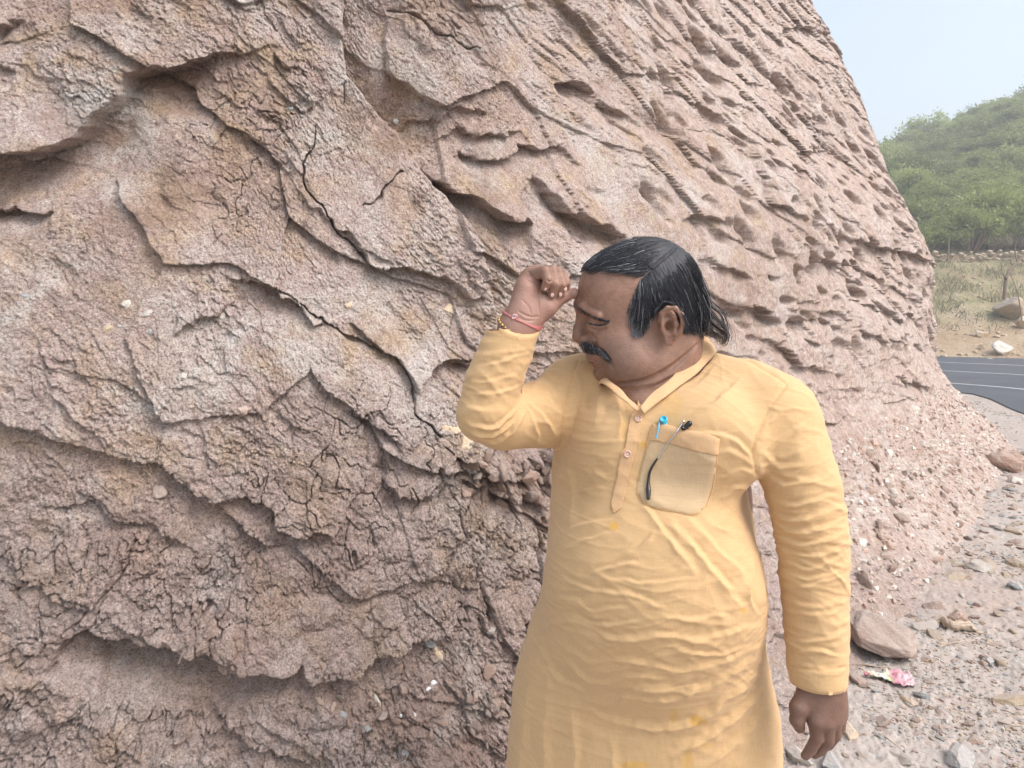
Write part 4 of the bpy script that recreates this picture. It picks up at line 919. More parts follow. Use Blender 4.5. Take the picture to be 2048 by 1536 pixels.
for p_, a_, w_ in [
    ([(955, 732), (985, 730), (1020, 718), (1062, 706)], .0035, 6), ([(935, 790), (970, 790), (1014, 780), (1045, 770)], .0035, 6), ([(925, 840), (960, 855), (1000, 850), (1041, 811)], .006, 7), ([(935, 862), (975, 872), (1015, 856), (1046, 817)], .006, 7),
    ([(950, 880), (1000, 882), (1030, 855), (1050, 820)], .006, 7), ([(1046, 805), (1060, 830), (1072, 860), (1075, 890)], .006, 7), ([(1050, 798), (1080, 830), (1105, 860), (1120, 885)], .006, 8), ([(1055, 775), (1085, 765), (1110, 790), (1125, 830)], .004, 8), ([(1070, 770), (1100, 745), (1130, 740)], .003, 7),
    ([(940, 760), (980, 765), (1030, 748)], .003, 7), ([(1020, 870), (1035, 840), (1048, 815)], .004, 5), ([(930, 815), (965, 820), (1000, 812)], .003, 8), ([(1085, 790), (1110, 820), (1128, 860)], .004, 8)]:
    fold(p_, a_, w_, .7, RA_)
# crumple: crossing creases, strongest round the belly, upright on the skirt
sx = kV[:, 0] + .3 * kV[:, 1]; sz = kV[:, 2]
wpx = .03 * fbm(sx * 6, sz * 6, 3, 55); wpz = .03 * fbm(sx * 6, sz * 6, 3, 56)
bel = np.exp(-((ky - 1310) / 120.0) ** 2); skirt = sst(1380, 1500, ky)
r1 = np.clip(fbm((sx + wpx) * 9, (sz + wpz) * 28 + sx * 6, 3, 57, .5, True), -.2, 1); r2 = np.clip(fbm((sx + wpx) * 10 + sz * 9, (sz + wpz) * 26 - sx * 12, 3, 58, .5, True), -.2, 1)
r3 = np.clip(fbm((sx + wpx) * 26, (sz + wpz) * 8 + sx * 4, 3, 59, .5, True), -.2, 1)
kD += .0007 * r1 * (.25 + .8 * bel) + .0007 * r2 * (.4 + .5 * bel) + .0012 * r3 * skirt
kD += .0022 * fbm(sx * 9, sz * 9, 3, 60)
def crease(u, v, seed): return np.clip(1 - 4.2 * np.abs(pn2(u, v, seed)), 0, 1) ** 1.3
nm = lambda sd, f: sst(-.15, .35, pn2(sx * f + sd, sz * f, sd))
for k_, (ang, fu, fv, a_) in enumerate([(12, 5, 20, .0016), (-20, 6, 22, .0016), (35, 5, 19, .0015), (-48, 5, 20, .0013), (2, 9, 34, .0011), (-30, 10, 36, .0010), (25, 10, 34, .0010), (80, 5, 20, .0012), (60, 9, 30, .0008)]):
    ca_, sa_ = math.cos(R(ang)), math.sin(R(ang)); u = (sx + wpx * .5) * ca_ + (sz + wpz * .5) * sa_; v = -(sx + wpx * .5) * sa_ + (sz + wpz * .5) * ca_
    wgt = (.65 + .35 * bel) * (1 - .5 * skirt) if abs(ang) < 70 else (.4 + .9 * skirt)
    kD += 1.15 * a_ * crease(u * fu, v * fv, 300 + k_) * nm(310 + k_, 5) * wgt
r4 = fbm((sx + wpx) * 10 + 5, (sz + wpz) * 60, 2, 62, .5, True); kD += AR * .0030 * r4 * np.exp(-((ky - 1075) / 75.0) ** 2)
r5 = crease((sx + wpx) * 9, (sz + wpz) * 30 + sx * 8, 63); kD += (AR + RA_) * .0016 * r5
for ln in [[(1572, 772), (1535, 822), (1511, 868), (1504, 905), (1512, 948)], [(1157, 722), (1136, 780), (1126, 840), (1120, 890)], [(1438, 702), (1500, 722), (1568, 765)], [(1551, 1352), (1567, 1444), (1582, 1536)], [(1585, 1332), (1640, 1340), (1690, 1334)]]:
    kD -= .0022 * np.exp(-(edgedist(kx, ky, ln, False) / 3.0) ** 2) * (kN[:, 1] < .2)
for b, ax in CUFFS:
    r_ = kV - b; t = r_ @ ax; rr = np.linalg.norm(r_ - t[:, None] * ax, axis=1); kD *= np.where(rr < .07, sst(0, .03, np.abs(t)), 1)
KV2 = kV + kN * kD[:, None]
from mathutils.bvhtree import BVHTree
def cloth_mat(name, col, grey=0.0):
    t = NT(name); c = t.coord(); n = t.noise(c, 5, 4, 0.6); n2 = t.noise(t.coord((1, 1, 18)), 45, 3, 0.6); n3 = t.noise(t.coord((16, 16, 1)), 45, 3, 0.6)
    a = tuple(x * .93 for x in col); b = tuple(min(1, x * 1.07) for x in col)
    base = t.mix(n, a, b); base = t.mix(0.16, base, n2, 'OVERLAY'); base = t.mix(0.16, base, n3, 'OVERLAY')
    st = t.attr("stain"); base = t.mix(st, base, (0.60, 0.34, 0.055))
    se = t.attr("seam"); base = t.mix(t.math('MULTIPLY', se, 0.5), base, (0.56, 0.30, 0.11))
    wv = t.n("TexNoise", i_Scale=900.0, i_Detail=2.0); t.link(c, wv.inputs["Vector"])
    b_ = t.bump(wv.outputs["Fac"], 0.2, 0.0005); b_ = t.bump(t.noise(c, 90, 4, 0.6), 0.18, 0.002, b_)
    m = t.fin(base, 0.85, b_, 0.2); t.b.inputs["Sheen Weight"].default_value = 0.15
    return m
KC = (0.56, 0.375, 0.195)
KM = cloth_mat("yellow_cotton", KC); KM2 = cloth_mat("folded_cotton", (0.58, 0.38, 0.21)); KM3 = cloth_mat("thin_cotton", (0.53, 0.39, 0.235))
stain = np.zeros(len(KV2))
for a_, b_, ra_s, rb_s, m_ in [(1228, 1052, 10, 8, .7), (1287, 889, 7, 8, .6), (1396, 1440, 17, 9, .6), (1348, 1430, 9, 14, .35), (1485, 1220, 5, 6, .6), (1375, 1520, 12, 22, .35), (1412, 1490, 14, 8, .25), (1250, 860, 10, 20, .25), (1345, 812, 20, 26, .18), (1268, 1530, 30, 8, .5), (1240, 980, 8, 16, .2)]:
    e_ = ((kx - a_) / ra_s) ** 2 + ((ky - b_) / rb_s) ** 2 + .8 * fbm(kx * .12, ky * .12, 3, 77); stain = np.maximum(stain, m_ * sst(1.35, .75, e_) * (kN[:, 1] < 0))
seam = np.zeros(len(KV2))
for ln in [[(1572, 772), (1535, 822), (1511, 868), (1504, 905), (1512, 948)], [(1157, 722), (1136, 780), (1126, 840), (1120, 890)], [(1438, 702), (1500, 722), (1568, 765)], [(1551, 1352), (1567, 1444), (1582, 1536)], [(991, 662), (1030, 673), (1075, 664)], [(1585, 1332), (1640, 1340), (1690, 1334)]]:
    seam = np.maximum(seam, sst(2.2, .5, edgedist(kx, ky, ln, False)) * .6 * (kN[:, 1] < .2))
kurta = child(mesh_np("kurta", KV2, kF, KM, attrs={"stain": stain, "seam": seam}))
_bt = BVHTree.FromPolygons([tuple(v) for v in KV2], [tuple(f) for f in kF.tolist()])
CAMV = Vector((0, 0, CAMZ))
def on_kurta(px, py, off=0.0):
    r = Vector(ray(px, py)).normalized(); loc, nrm, i, d = _bt.ray_cast(CAMV, r, 4.0)
    if loc is None: loc, nrm, i, d = _bt.find_nearest(Vector(P(px, py, 1.15)))
    if nrm.dot(r) > 0: nrm = -nrm
    return np.array(loc) + np.array(nrm) * off, np.array(nrm)
def patch(name, poly, off, mat, res=4.0, thick=0.0014, bulge=0.0, attrs=None, smooth_it=8, parent=None):
    """a piece of cloth cut to a photo outline and laid on the kurta"""
    poly = np.array(poly, float); x0, y0 = poly.min(0) - res; x1, y1 = poly.max(0) + res
    nx, ny = int((x1 - x0) / res) + 2, int((y1 - y0) / res) + 2; gx, gy = np.meshgrid(x0 + np.arange(nx) * res, y0 + np.arange(ny) * res)
    Dm = np.zeros((ny, nx, 3)); Nm = np.zeros((ny, nx, 3))
    for j in range(ny):
        for i in range(nx): Dm[j, i], Nm[j, i] = on_kurta(gx[j, i], gy[j, i])
    for _ in range(smooth_it):
        Dm[1:-1, 1:-1] = .5 * Dm[1:-1, 1:-1] + .125 * (Dm[:-2, 1:-1] + Dm[2:, 1:-1] + Dm[1:-1, :-2] + Dm[1:-1, 2:])
        Nm[1:-1, 1:-1] = .5 * Nm[1:-1, 1:-1] + .125 * (Nm[:-2, 1:-1] + Nm[2:, 1:-1] + Nm[1:-1, :-2] + Nm[1:-1, 2:])
    # snap outer points onto the outline, so that edges are clean
    ins = inpoly(gx, gy, poly); ok = ins[:-1, :-1] | ins[1:, :-1] | ins[:-1, 1:] | ins[1:, 1:]
    n = len(poly); sx_, sy_ = gx.copy(), gy.copy(); bd = np.full(gx.shape, 1e9)
    for i in range(n):
        ax, ay = poly[i]; bx, by = poly[(i + 1) % n]; dx, dy = bx - ax, by - ay; t = np.clip(((gx - ax) * dx + (gy - ay) * dy) / (dx * dx + dy * dy + 1e-9), 0, 1)
        qx, qy = ax + t * dx, ay + t * dy; d = np.hypot(gx - qx, gy - qy); m = (d < bd) & ~ins; sx_ = np.where(m, qx, sx_); sy_ = np.where(m, qy, sy_); bd = np.minimum(bd, d)
    din = np.where(ins, edgedist(gx, gy, poly), 0)
    fx = np.clip((sx_ - x0) / res, 0, nx - 1.001); fy = np.clip((sy_ - y0) / res, 0, ny - 1.001); ix, iy = fx.astype(int), fy.astype(int); tx, ty = (fx - ix)[..., None], (fy - iy)[..., None]
    def bil(A): return A[iy, ix] * (1 - tx) * (1 - ty) + A[iy, ix + 1] * tx * (1 - ty) + A[iy + 1, ix] * (1 - tx) * ty + A[iy + 1, ix + 1] * tx * ty
    Pm, Nn = bil(Dm), bil(Nm); Nn /= np.linalg.norm(Nn, axis=2)[..., None] + 1e-9
    prof = np.clip(din / 10.0, 0, 1) ** .5 if bulge else 0
    # keep clear of the cloth below
    cl = np.zeros(gx.shape)
    for j in range(ny):
        for i in range(nx):
            if bd[j, i] < 1e8 or ins[j, i]:
                k_, _n = on_kurta(sx_[j, i], sy_[j, i]); cl[j, i] = max(0.0, float(np.dot(k_ - Pm[j, i], Nn[j, i])))
    T_ = Pm + Nn * (off + cl + bulge * prof)[..., None] if not np.isscalar(prof) else Pm + Nn * (off + cl)[..., None]
    Bk = T_ - Nn * thick; V = np.vstack([T_.reshape(-1, 3), Bk.reshape(-1, 3)]); nn = nx * ny
    K = np.argwhere(ok); a = K[:, 0] * nx + K[:, 1]; F = np.stack([a, a + nx, a + nx + 1, a + 1], 1)
    ed = {}
    for q in F.tolist():
        for u, v in zip(q, q[1:] + q[:1]): ed[(u, v)] = 1
    rim = np.array([[v, u, u + nn, v + nn] for (u, v) in ed if (v, u) not in ed])
    used = np.unique(F); F2 = F[:, ::-1] + nn; allF = np.vstack([F, F2, rim]); mp = np.full(2 * nn, -1); u_ = np.unique(allF); mp[u_] = np.arange(len(u_))
    at = {"px": np.concatenate([sx_.ravel(), sx_.ravel()])[u_], "ed": np.concatenate([din.ravel(), din.ravel()])[u_]}
    extra = {}
    if attrs: extra = {k: f(at["px"], np.concatenate([sy_.ravel(), sy_.ravel()])[u_], at["ed"]) for k, f in attrs.items()}
    o = child(mesh_np(name, V[u_], mp[allF], mat, attrs=extra)); o.parent = parent or kurta
    o.location = (0, 0, 0)
    return o
PLK = [(1271, 818), (1278, 815), (1290, 814), (1283, 850), (1271, 900), (1262, 935), (1253, 975), (1248, 1000), (1243, 1017), (1229, 1027), (1222, 1010), (1227, 985), (1234, 955), (1238, 925), (1243, 903), (1250, 895), (1256, 860), (1262, 830)]
placket = patch("placket", PLK, .0022, KM2, 3.0, .0016, attrs={"seam": lambda x, y, e: .5 * sst(3.2, 1.2, e)})
PKT = [(1306, 850), (1320, 848), (1335, 850), (1362, 858), (1408, 866), (1438, 877), (1435, 911), (1428, 959), (1422, 986), (1411, 1013), (1395, 1029), (1379, 1030), (1344, 1023), (1304, 1015), (1284, 1003), (1276, 986), (1276, 962), (1284, 929), (1295, 889)]
pocket = patch("chest_pocket", PKT, .0018, KM3, 4.0, .0012, .0028, attrs={"seam": lambda x, y, e: .35 * sst(3.4, 1.2, e), "stain": lambda x, y, e: 0 * x})
HEM = [(1306, 850), (1320, 848), (1335, 850), (1362, 858), (1408, 866), (1438, 877), (1436, 911), (1390, 902), (1345, 888), (1312, 882), (1297, 880)]
_bt_k = _bt
pme = pocket.data; pv = np.empty(len(pme.vertices) * 3, f32); pme.vertices.foreach_get("co", pv); pv = pv.reshape(-1, 3)
_bt = BVHTree.FromPolygons([tuple(v) for v in pv] + [tuple(v) for v in KV2], [tuple(p.vertices) for p in pme.polygons] + [tuple(q) for q in (kF + len(pv)).tolist()])
hem = patch("pocket_hem", HEM, .0012, KM2, 4.0, .001, smooth_it=3, parent=pocket, attrs={"seam": lambda x, y, e: .35 * sst(3.2, 1.2, e)})
# stitching round the pocket
def thread(name, line, r, mat, off, parent, n=8, sides=4):
    q = catmull(line, n); c = np.array([on_kurta(a, b, off)[0] for a, b in q]); V, F = tubes(c[None], np.full((1, len(c)), r), sides)
    o = mesh_np(name, V, F, mat); o.parent = parent; return o
thread("stitching", PKT[5:] + [PKT[0]], .0006, plain("stitch", (.80, .50, .24)), .0012, pocket)
# buttons
def disc(r, h, n=28, rim=.22):
    prof = [(0, h * .45), (r * .55, h * .45), (r * .68, h * .9), (r * .86, h), (r, h * .6), (r, 0.0)]; V = []; 
    for a, b in prof: V += [(a * math.cos(t), a * math.sin(t), b) for t in np.arange(n) * 2 * math.pi / n]
    F = grid_faces(len(prof), n, True); return np.array(V), F
def frame_from(nrm):
    z = Vector(nrm).normalized(); return np.array(z.to_track_quat('Z', 'Y').to_matrix())
_bt2 = _bt
pme = placket.data; pv = np.empty(len(pme.vertices) * 3, f32); pme.vertices.foreach_get("co", pv); pv = pv.reshape(-1, 3)
_bt = BVHTree.FromPolygons([tuple(v) for v in pv] + [tuple(v) for v in KV2], [tuple(p.vertices) for p in pme.polygons] + [tuple(q) for q in (kF + len(pv)).tolist()])
BM = plain("button_shell", (.62, .40, .30), .3, .6); BH = plain("button_thread", (.82, .70, .62), .7)
for bx_, by_ in [(1276.6, 838), (1255.2, 908)]:
    p_, n_ = on_kurta(bx_, by_, .0006); V, F = disc(.0060, .0026); M_ = frame_from(n_)
    b_ = mesh_np("button", V @ M_.T + p_, F, BM); b_.parent = placket
    V, F = tubes(np.array([[(-.0018, 0, .0012), (0, 0, .0022), (.0018, 0, .0012)], [(0, -.0018, .0012), (0, 0, .0022), (0, .0018, .0012)]]), np.full((2, 3), .0006), 5)
    t_ = mesh_np("button_thread", V @ M_.T + p_, F, BH); t_.parent = b_
# collar: a standing band round the neck, open at the front
CO = [(1277, 814, 1.168), (1262, 801, 1.176), (1242, 780, 1.190), (1216, 757, 1.222), (1210, 742, 1.275), (1240, 715, 1.325), (1300, 690, 1.355), (1360, 672, 1.345), (1394, 660, 1.315), (1407, 674, 1.272), (1386, 704, 1.235), (1344, 754, 1.198), (1304, 786, 1.178), (1282, 812, 1.166)]
CL = [(1277, 826, 1.167), (1257, 809, 1.172), (1234, 789, 1.186), (1206, 767, 1.220), (1198, 772, 1.290), (1235, 755, 1.345), (1300, 730, 1.375), (1370, 712, 1.362), (1415, 698, 1.325), (1430, 706, 1.262), (1402, 738, 1.220), (1360, 772, 1.192), (1322, 800, 1.174), (1290, 826, 1.164)]
ct, cb = catmull([P(*q) for q in CO], 8), catmull([P(*q) for q in CL], 8)
ax_c = P(1320, 740, 1.27)
nrow = 9; rows = []
for side in (1, -1):
    for i in (range(nrow) if side == 1 else range(nrow - 1, -1, -1)):
        t = i / (nrow - 1); q = cb * (1 - t) + ct * t; o_ = q - ax_c; o_[:, 2] *= .2; o_ /= np.linalg.norm(o_, axis=1)[:, None]
        wob = .0012 * np.sin(np.arange(len(q)) * .55 + 2 * t)[:, None]
        rows.append(q + o_ * (.0022 * math.sin(t * math.pi) + (.0012 if side == 1 else -.0012) + wob))
Vc = np.stack(rows).reshape(-1, 3); Fc_ = grid_faces(len(rows), len(ct)); Fc_ = np.vstack([Fc_, (lambda a: np.stack([a[:-1], a[1:], a[1:] + (len(rows) - 1) * len(ct), a[:-1] + (len(rows) - 1) * len(ct)], 1)[:, ::-1])(np.arange(len(ct)))])
collar = mesh_np("collar", Vc, Fc_, KM2); collar.parent = kurta
# cuff facing strip inside is the hollow sleeve itself; trousers below
TM = plain("white_cotton", (.72, .70, .66), .85, .2, 0, .05, 8)
tvv = Vol((-.12, .95, .03), (.66, 1.65, .75), .01)
for s_ in (-1, 1):
    h_ = TC + TL * s_ * .10; tvv.chain([h_ + [0, 0, .66], h_ + [0, -.005, .4], h_ + [0, .015, .12]], [.115, .095, .075], .02)
tV, tF = tvv.mesh(2); child(mesh_np("trousers", tV, tF, TM))
# ------------------------------------------------------------------ hair
RS = np.random.RandomState(5)
def hair_mat(name, dark, grey, gpos=0.5, rough=0.38):
    t = NT(name); a = t.attr("rnd"); g = t.attr("grey")
    f = t.math('GREATER_THAN', t.math('ADD', a, g), 1.0); col = t.mix(f, dark, grey)
    return t.fin(col, rough, None, 0.5)
HM1 = hair_mat("black_hair", (0.030, 0.033, 0.041), (0.34, 0.35, 0.38))
PART = [(1266, 556), (1300, 528), (1335, 503)]
def loc_front(px, py):
    """point of the head surface (local frame) seen at local side-view px,py, on the camera side"""
    x, z = (HPX - px) * HS, (HPY - py) * HS; ys = np.arange(.105, -.02, -.0008); v = hv.sample(np.stack([np.full(len(ys), x), ys, np.full(len(ys), z)], 1))
    i = np.argmax(v < 0); return np.array([x, ys[i], z]) if (v < 0).any() else None
def edge_f(px, py): return float(np.interp(px, [1165, 1178, 1208, 1252, 1270], [536, 545, 541, 546, 556]) - py)
def flow(px, py, y):
    """combing direction in side view (px right, py down), and lift"""
    # parting runs from (1266,556) up to (1335,503)
    sd_ = (px - 1266) * (503 - 556) - (py - 556) * (1335 - 1266)     # <0 behind/below the parting
    back = sd_ < 0
    if not back: return (-1.0, (0.34 + .30 * math.sin(px * .045 + py * .05)) * min(1, max(0.1, (1150 + 0 * py - 0) and (edge_f(px, py) / 26.0)))), 0
    if px < 1285 and py > 560: return (0.10 - (1285 - px) * .006, 1.0), 0
    a = np.clip((px - 1285) / 110.0, 0, 1); return (0.30 + .38 * a, 1.0), 1
def grow(n, steps, step_len, lift, region, greyf, seed, rad=.00035, both=True, near=None):
    rs = np.random.RandomState(seed); cur = []; gr_ = []
    tries = 0
    while len(cur) < n and tries < n * 40:
        tries += 1
        px, py = rs.uniform(region[0], region[2]), rs.uniform(region[1], region[3])
        if not inpoly(np.array([px]), np.array([py]), HAIRPOLY)[0]: continue
        dp_ = float(edgedist(np.array([px]), np.array([py]), PART, False)[0]); fr_ = (px - 1266) * (503 - 556) - (py - 556) * (1335 - 1266) > 0
        if near is not None and (dp_ > near[0] or fr_ != near[1]): continue
        if fr_ and rs.rand() > np.clip((edge_f(px, py) + 2) / 34.0, .05, 1): continue
        p = loc_front(px, py)
        if p is None: continue
        cur.append(p); gr_.append(greyf(px, py))
    cur = np.array(cur); sg = np.ones(len(cur))
    if both:
        k = rs.rand(len(cur)) < .38; cur[k, 1] *= -1; sg = np.where(k, -1, 1)
    m = len(cur); C = np.zeros((m, steps, 3)); C[:, 0] = cur; jit = rs.normal(0, .10, (m, 2)); hgt = rs.uniform(.3, 1, m) * lift
    for s in range(1, steps):
        q = C[:, s - 1]; px, py = HPX - q[:, 0] / HS, HPY - q[:, 2] / HS
        d = np.array([flow(a, b, y)[0] for a, b, y in zip(px, py, q[:, 1])]) + jit; d3 = np.stack([-d[:, 0], np.zeros(m), -d[:, 1]], 1)
        top = np.clip((q[:, 2] - .085) / .03, 0, 1); d3[:, 1] += sg * .25 * top * (d[:, 0] < -.5)
        g = hv.grad(q); d3 -= g * (d3 * g).sum(1)[:, None]; d3 /= np.linalg.norm(d3, axis=1)[:, None] + 1e-9
        nq = q + d3 * step_len; sdv = hv.sample(nq); want = hgt * min(1.0, s / (steps * .35)); nq += hv.grad(nq) * (want - sdv)[:, None] * .8
        C[:, s] = nq
    ppx, ppy = HPX - C[..., 0] / HS, HPY - C[..., 2] / HS; outp = ~inpoly(ppx, ppy, HAIRPOLY); ed_ = edgedist(ppx, ppy, HAIRPOLY); lim = rs.uniform(0, 9, (m, 1)); bad = outp & (ed_ > lim) & (ppx < 1385)
    for s in range(1, steps):
        b_ = bad[:, s]; C[b_, s:] = C[b_, s - 1][:, None] + (C[b_, s - 1] - C[b_, max(s - 2, 0)])[:, None] * .15 * np.arange(1, steps - s + 1)[None, :, None]; bad[b_, s:] = False
    C += rs.normal(0, .00030, C.shape); r = rad * np.linspace(1, .35, steps)[None] * rs.uniform(.7, 1.25, (m, 1))
    return C, r, np.array(gr_), rs.rand(m)
def gside(px, py): return np.clip(.16 + .55 * sst(610, 650, py) * sst(1290, 1262, px) + .25 * sst(560, 640, py) * sst(1300, 1270, px), 0, .85)
def gback(px, py): return .04 + .10 * sst(600, 660, py)
def gtop(px, py): return .05
sets = [grow(3400, 16, .0042, .0075, (1262, 478, 1402, 600), gback, 1, .00050), grow(1500, 8, .0036, .0035, (1236, 560, 1300, 664), gside, 2, .00030), grow(1000, 7, .0034, .003, (1296, 600, 1400, 660), gback, 3, .00036),
        grow(1100, 17, .0042, .0070, (1262, 495, 1350, 566), gback, 6, .00046, True, (9, False)), grow(600, 11, .0042, .0050, (1255, 490, 1340, 560), gtop, 7, .00042, True, (9, True)),
        grow(2600, 11, .0042, .0050, (1165, 474, 1330, 556), gtop, 4, .00042)]
def strands(name, Cs, rs_, gr_, rn_, mat, parent, world=False, sides=3):
    Vs, Fs, ga, ra2 = [], [], [], []; off = 0
    for C, r, g, rn in zip(Cs, rs_, gr_, rn_):
        V, F = tubes(h2w(C.reshape(-1, 3)).reshape(C.shape) if not world else C, r, sides); Vs.append(V); Fs.append(F + off); off += len(V)
        k = C.shape[1] * sides; ga.append(np.repeat(g, k)); ra2.append(np.repeat(rn, k))
    o = mesh_np(name, np.vstack(Vs), np.vstack(Fs), mat, attrs={"grey": np.concatenate(ga), "rnd": np.concatenate(ra2)}); child(o) if parent is person else setattr(o, 'parent', parent); return o
# dark under-layer that gives the hair its body, streaked along the combing
_ff = (((hpx - 1266) * (503 - 556) - (hpy - 556) * (1335 - 1266)) > 0) & (edgedist(hpx, hpy, HAIRPOLY[1:8], False) < 24 + 8 * pn2(hpx * .2, hpy * .2, 8))
capm = (scalp > .42) & ~_ff & ~((hpx < 1298) & (hpy > 592 + 6 * pn2(hpx * .1, hpy * .1, 4))) & (edgedist(hpx, hpy, HAIRPOLY) > 10 + 5 * pn2(hpx * .3, hpy * .3, 18)); thick = np.clip(edgedist(hpx, hpy, HAIRPOLY) / 30.0, 0, 1) ** 1.0 * .0055 * np.where((hpx < 1262) & (hpy < 560), .45, 1.0)
strk = fbm((hpx - .45 * hpy) * .35, (hpy) * .03, 3, 91) * .0016; strk2 = fbm(hpy * .3 + hpx * .1, hpx * .03, 3, 92) * .001
front_ = ((hpx - 1266) * (503 - 556) - (hpy - 556) * (1335 - 1266)) > 0
pd_ = edgedist(hpx, hpy, [(1266, 556), (1300, 528), (1335, 503)], False)
th2 = (thick + np.where(front_, strk2, strk) * (thick > .001)) * (1 - .6 * np.exp(-(pd_ / 3.0) ** 2))
cvt = hV + HNL * np.maximum(th2, .0002)[:, None]; cF = hF[capm[hF].all(1)]; u_ = np.unique(cF); mp_ = np.full(len(hV), -1); mp_[u_] = np.arange(len(u_))
CM = NT("hair_mass"); _n = CM.noise(CM.coord((1, 1, .25)), 160, 4, .6); CMm = CM.fin(CM.ramp(_n, [(.35, (.020, .021, .025)), (.65, (.042, .044, .051))]), .6, CM.bump(_n, .5, .0012), .4)
mass = mesh_np("hair_mass", h2w(cvt[u_]), mp_[cF], CMm)
tuftC = []
guides = [[(1372, 545), (1392, 585), (1398, 620), (1400, 642), (1412, 660), (1432, 672), (1440, 686)], [(1380, 560), (1398, 600), (1402, 630), (1420, 648), (1440, 662), (1446, 678), (1438, 690)], [(1385, 585), (1402, 615), (1418, 632), (1436, 648), (1447, 668), (1444, 684), (1436, 690)],
          [(1388, 600), (1398, 625), (1398, 648), (1408, 662), (1424, 668), (1436, 676), (1440, 690)], [(1375, 560), (1390, 600), (1396, 640), (1399, 655), (1406, 664), (1418, 668), (1430, 676)], [(1385, 570), (1405, 602), (1425, 618), (1438, 636), (1444, 655), (1446, 668), (1446, 676)]]
for i in range(330):
    g = guides[RS.choice(6, p=[.24, .2, .16, .18, .14, .08])]; q = catmull(g, 3)[:, :2]; n = len(q); t = np.linspace(0, 1, n)[:, None]
    off = RS.normal(0, 1, 2) * np.array([4.0, 3.0]); q = q + off * (1.1 - .35 * t) + RS.normal(0, 2.5, 2) * t
    q = q[: int(n * RS.uniform(.65, 1))]; q = np.vstack([q, np.repeat(q[-1:], n - len(q), 0) + np.arange(1, n - len(q) + 1)[:, None] * .05])
    y = .045 * (1 - t) ** .6 + RS.normal(0, .010) + .006; tuftC.append(np.stack([(HPX - q[:, 0]) * HS, y[:, 0], (HPY - q[:, 1]) * HS], 1))
tuftC = np.array(tuftC); tr = np.repeat(np.linspace(1, .4, tuftC.shape[1])[None], len(tuftC), 0) * .00038
flyC = []
for i in range(70):                                      # loose flyaway hairs
    a = RS.uniform(0, 1); px, py = [(1180 + 210 * a, 545 - 62 * math.sin(math.pi * min(1, a * .9 + .1)) ** .7), (1390 + 6 * a, 560 + 60 * a)][i % 3 == 0]
    p = loc_front(px, py) 
    if p is None: continue
    d = np.array([RS.normal(-.2 if px > 1300 else .4, .4), RS.normal(.2, .3), RS.normal(.2, .3)]); t = np.linspace(0, 1, 8)[:, None]; L = RS.uniform(.012, .035)
    flyC.append(p + d * t * L + np.array([-.2, 0, -.9]) * t ** 2 * L * .7)
flyC = np.array(flyC)
allC = [s[0] for s in sets] + [tuftC, flyC]; allr = [s[1] for s in sets] + [tr, np.full(flyC.shape[:2], .00018)]
allg = [s[2] for s in sets] + [np.full(len(tuftC), .12), np.full(len(flyC), .4)]; alln = [s[3] for s in sets] + [RS.rand(len(tuftC)), RS.rand(len(flyC))]
hair = strands("hair", allC, allr, allg, alln, HM1, person); mass.parent = hair; mass.name = "scalp_hair"
# moustache and eyebrow
def brush(name, line, wd, n, dirf, length, thickb, greyp, seed, rad=.00035):
    rs = np.random.RandomState(seed); q = catmull(line, 10); m = len(q); Cs = []; k = 6
    for i in range(n):
        j = rs.randint(m); t = j / (m - 1.0); w_ = wd(t); px, py = q[j, 0] + rs.normal(0, .25) * w_, q[j, 1] + rs.uniform(-.5, .5) * w_
        d0 = hv.front(px, py, 1.08, 1.30, w2h)
        if d0 is None: continue
        dx, dy = dirf(t); dx += rs.normal(0, .18); dy += rs.normal(0, .12); L = length(t) * rs.uniform(.6, 1.1); tt_ = np.linspace(0, 1, k); c = []
        for u in tt_:
            c.append(P(px + dx * L * u, py + dy * L * u + 0 * u, d0 - .0008 - thickb * math.sin(min(1, u + .25) * math.pi * .8) * rs.uniform(.5, 1)))
        Cs.append(c)
    Cs = np.array(Cs); r = rad * np.linspace(1, .4, k)[None] * np.ones((len(Cs), 1))
    return strands(name, [Cs], [r], [np.full(len(Cs), greyp)], [rs.rand(len(Cs))], HM1, person, True)
brush("moustache", [(1166, 689), (1176, 691), (1188, 696), (1200, 704), (1210, 714)], lambda t: 11.5 - 5 * t, 1900, lambda t: (.30 + .55 * t, .92 - .25 * t), lambda t: 17 - 5 * t, .0085, .06, 11, .00050)
brush("eyebrow", [(1150, 608), (1160, 621), (1178, 631), (1198, 639), (1214, 642)], lambda t: 8.5 - 5 * t, 520, lambda t: (.95, .22), lambda t: 10, .0018, .03, 12, .00036)
brush("eyelashes", [(1176, 645), (1188, 648), (1203, 649), (1214, 646)], lambda t: 1.0, 55, lambda t: (-.35, .9), lambda t: 4.5, .002, 0, 13, .00035)
# mirror pair of brow and lashes for the far side of the face is the same hair, seen only from elsewhere
for nm in ("eyebrow", "eyelashes", "moustache"):
    src = bpy.data.objects[nm]; me = src.data.copy(); v = np.empty(len(me.vertices) * 3, f32); me.vertices.foreach_get("co", v); L_ = w2h(v.reshape(-1, 3)); L_[:, 1] *= -1
    if nm == "moustache":
        W = np.empty(len(src.data.vertices) * 3, f32); src.data.vertices.foreach_get("co", W); me.vertices.foreach_set("co", h2w(L_).astype(f32).ravel())
    else: me.vertices.foreach_set("co", h2w(L_).astype(f32).ravel())
    o = bpy.data.objects.new(nm, me); COL.objects.link(o); o.parent = person; o.location = src.location
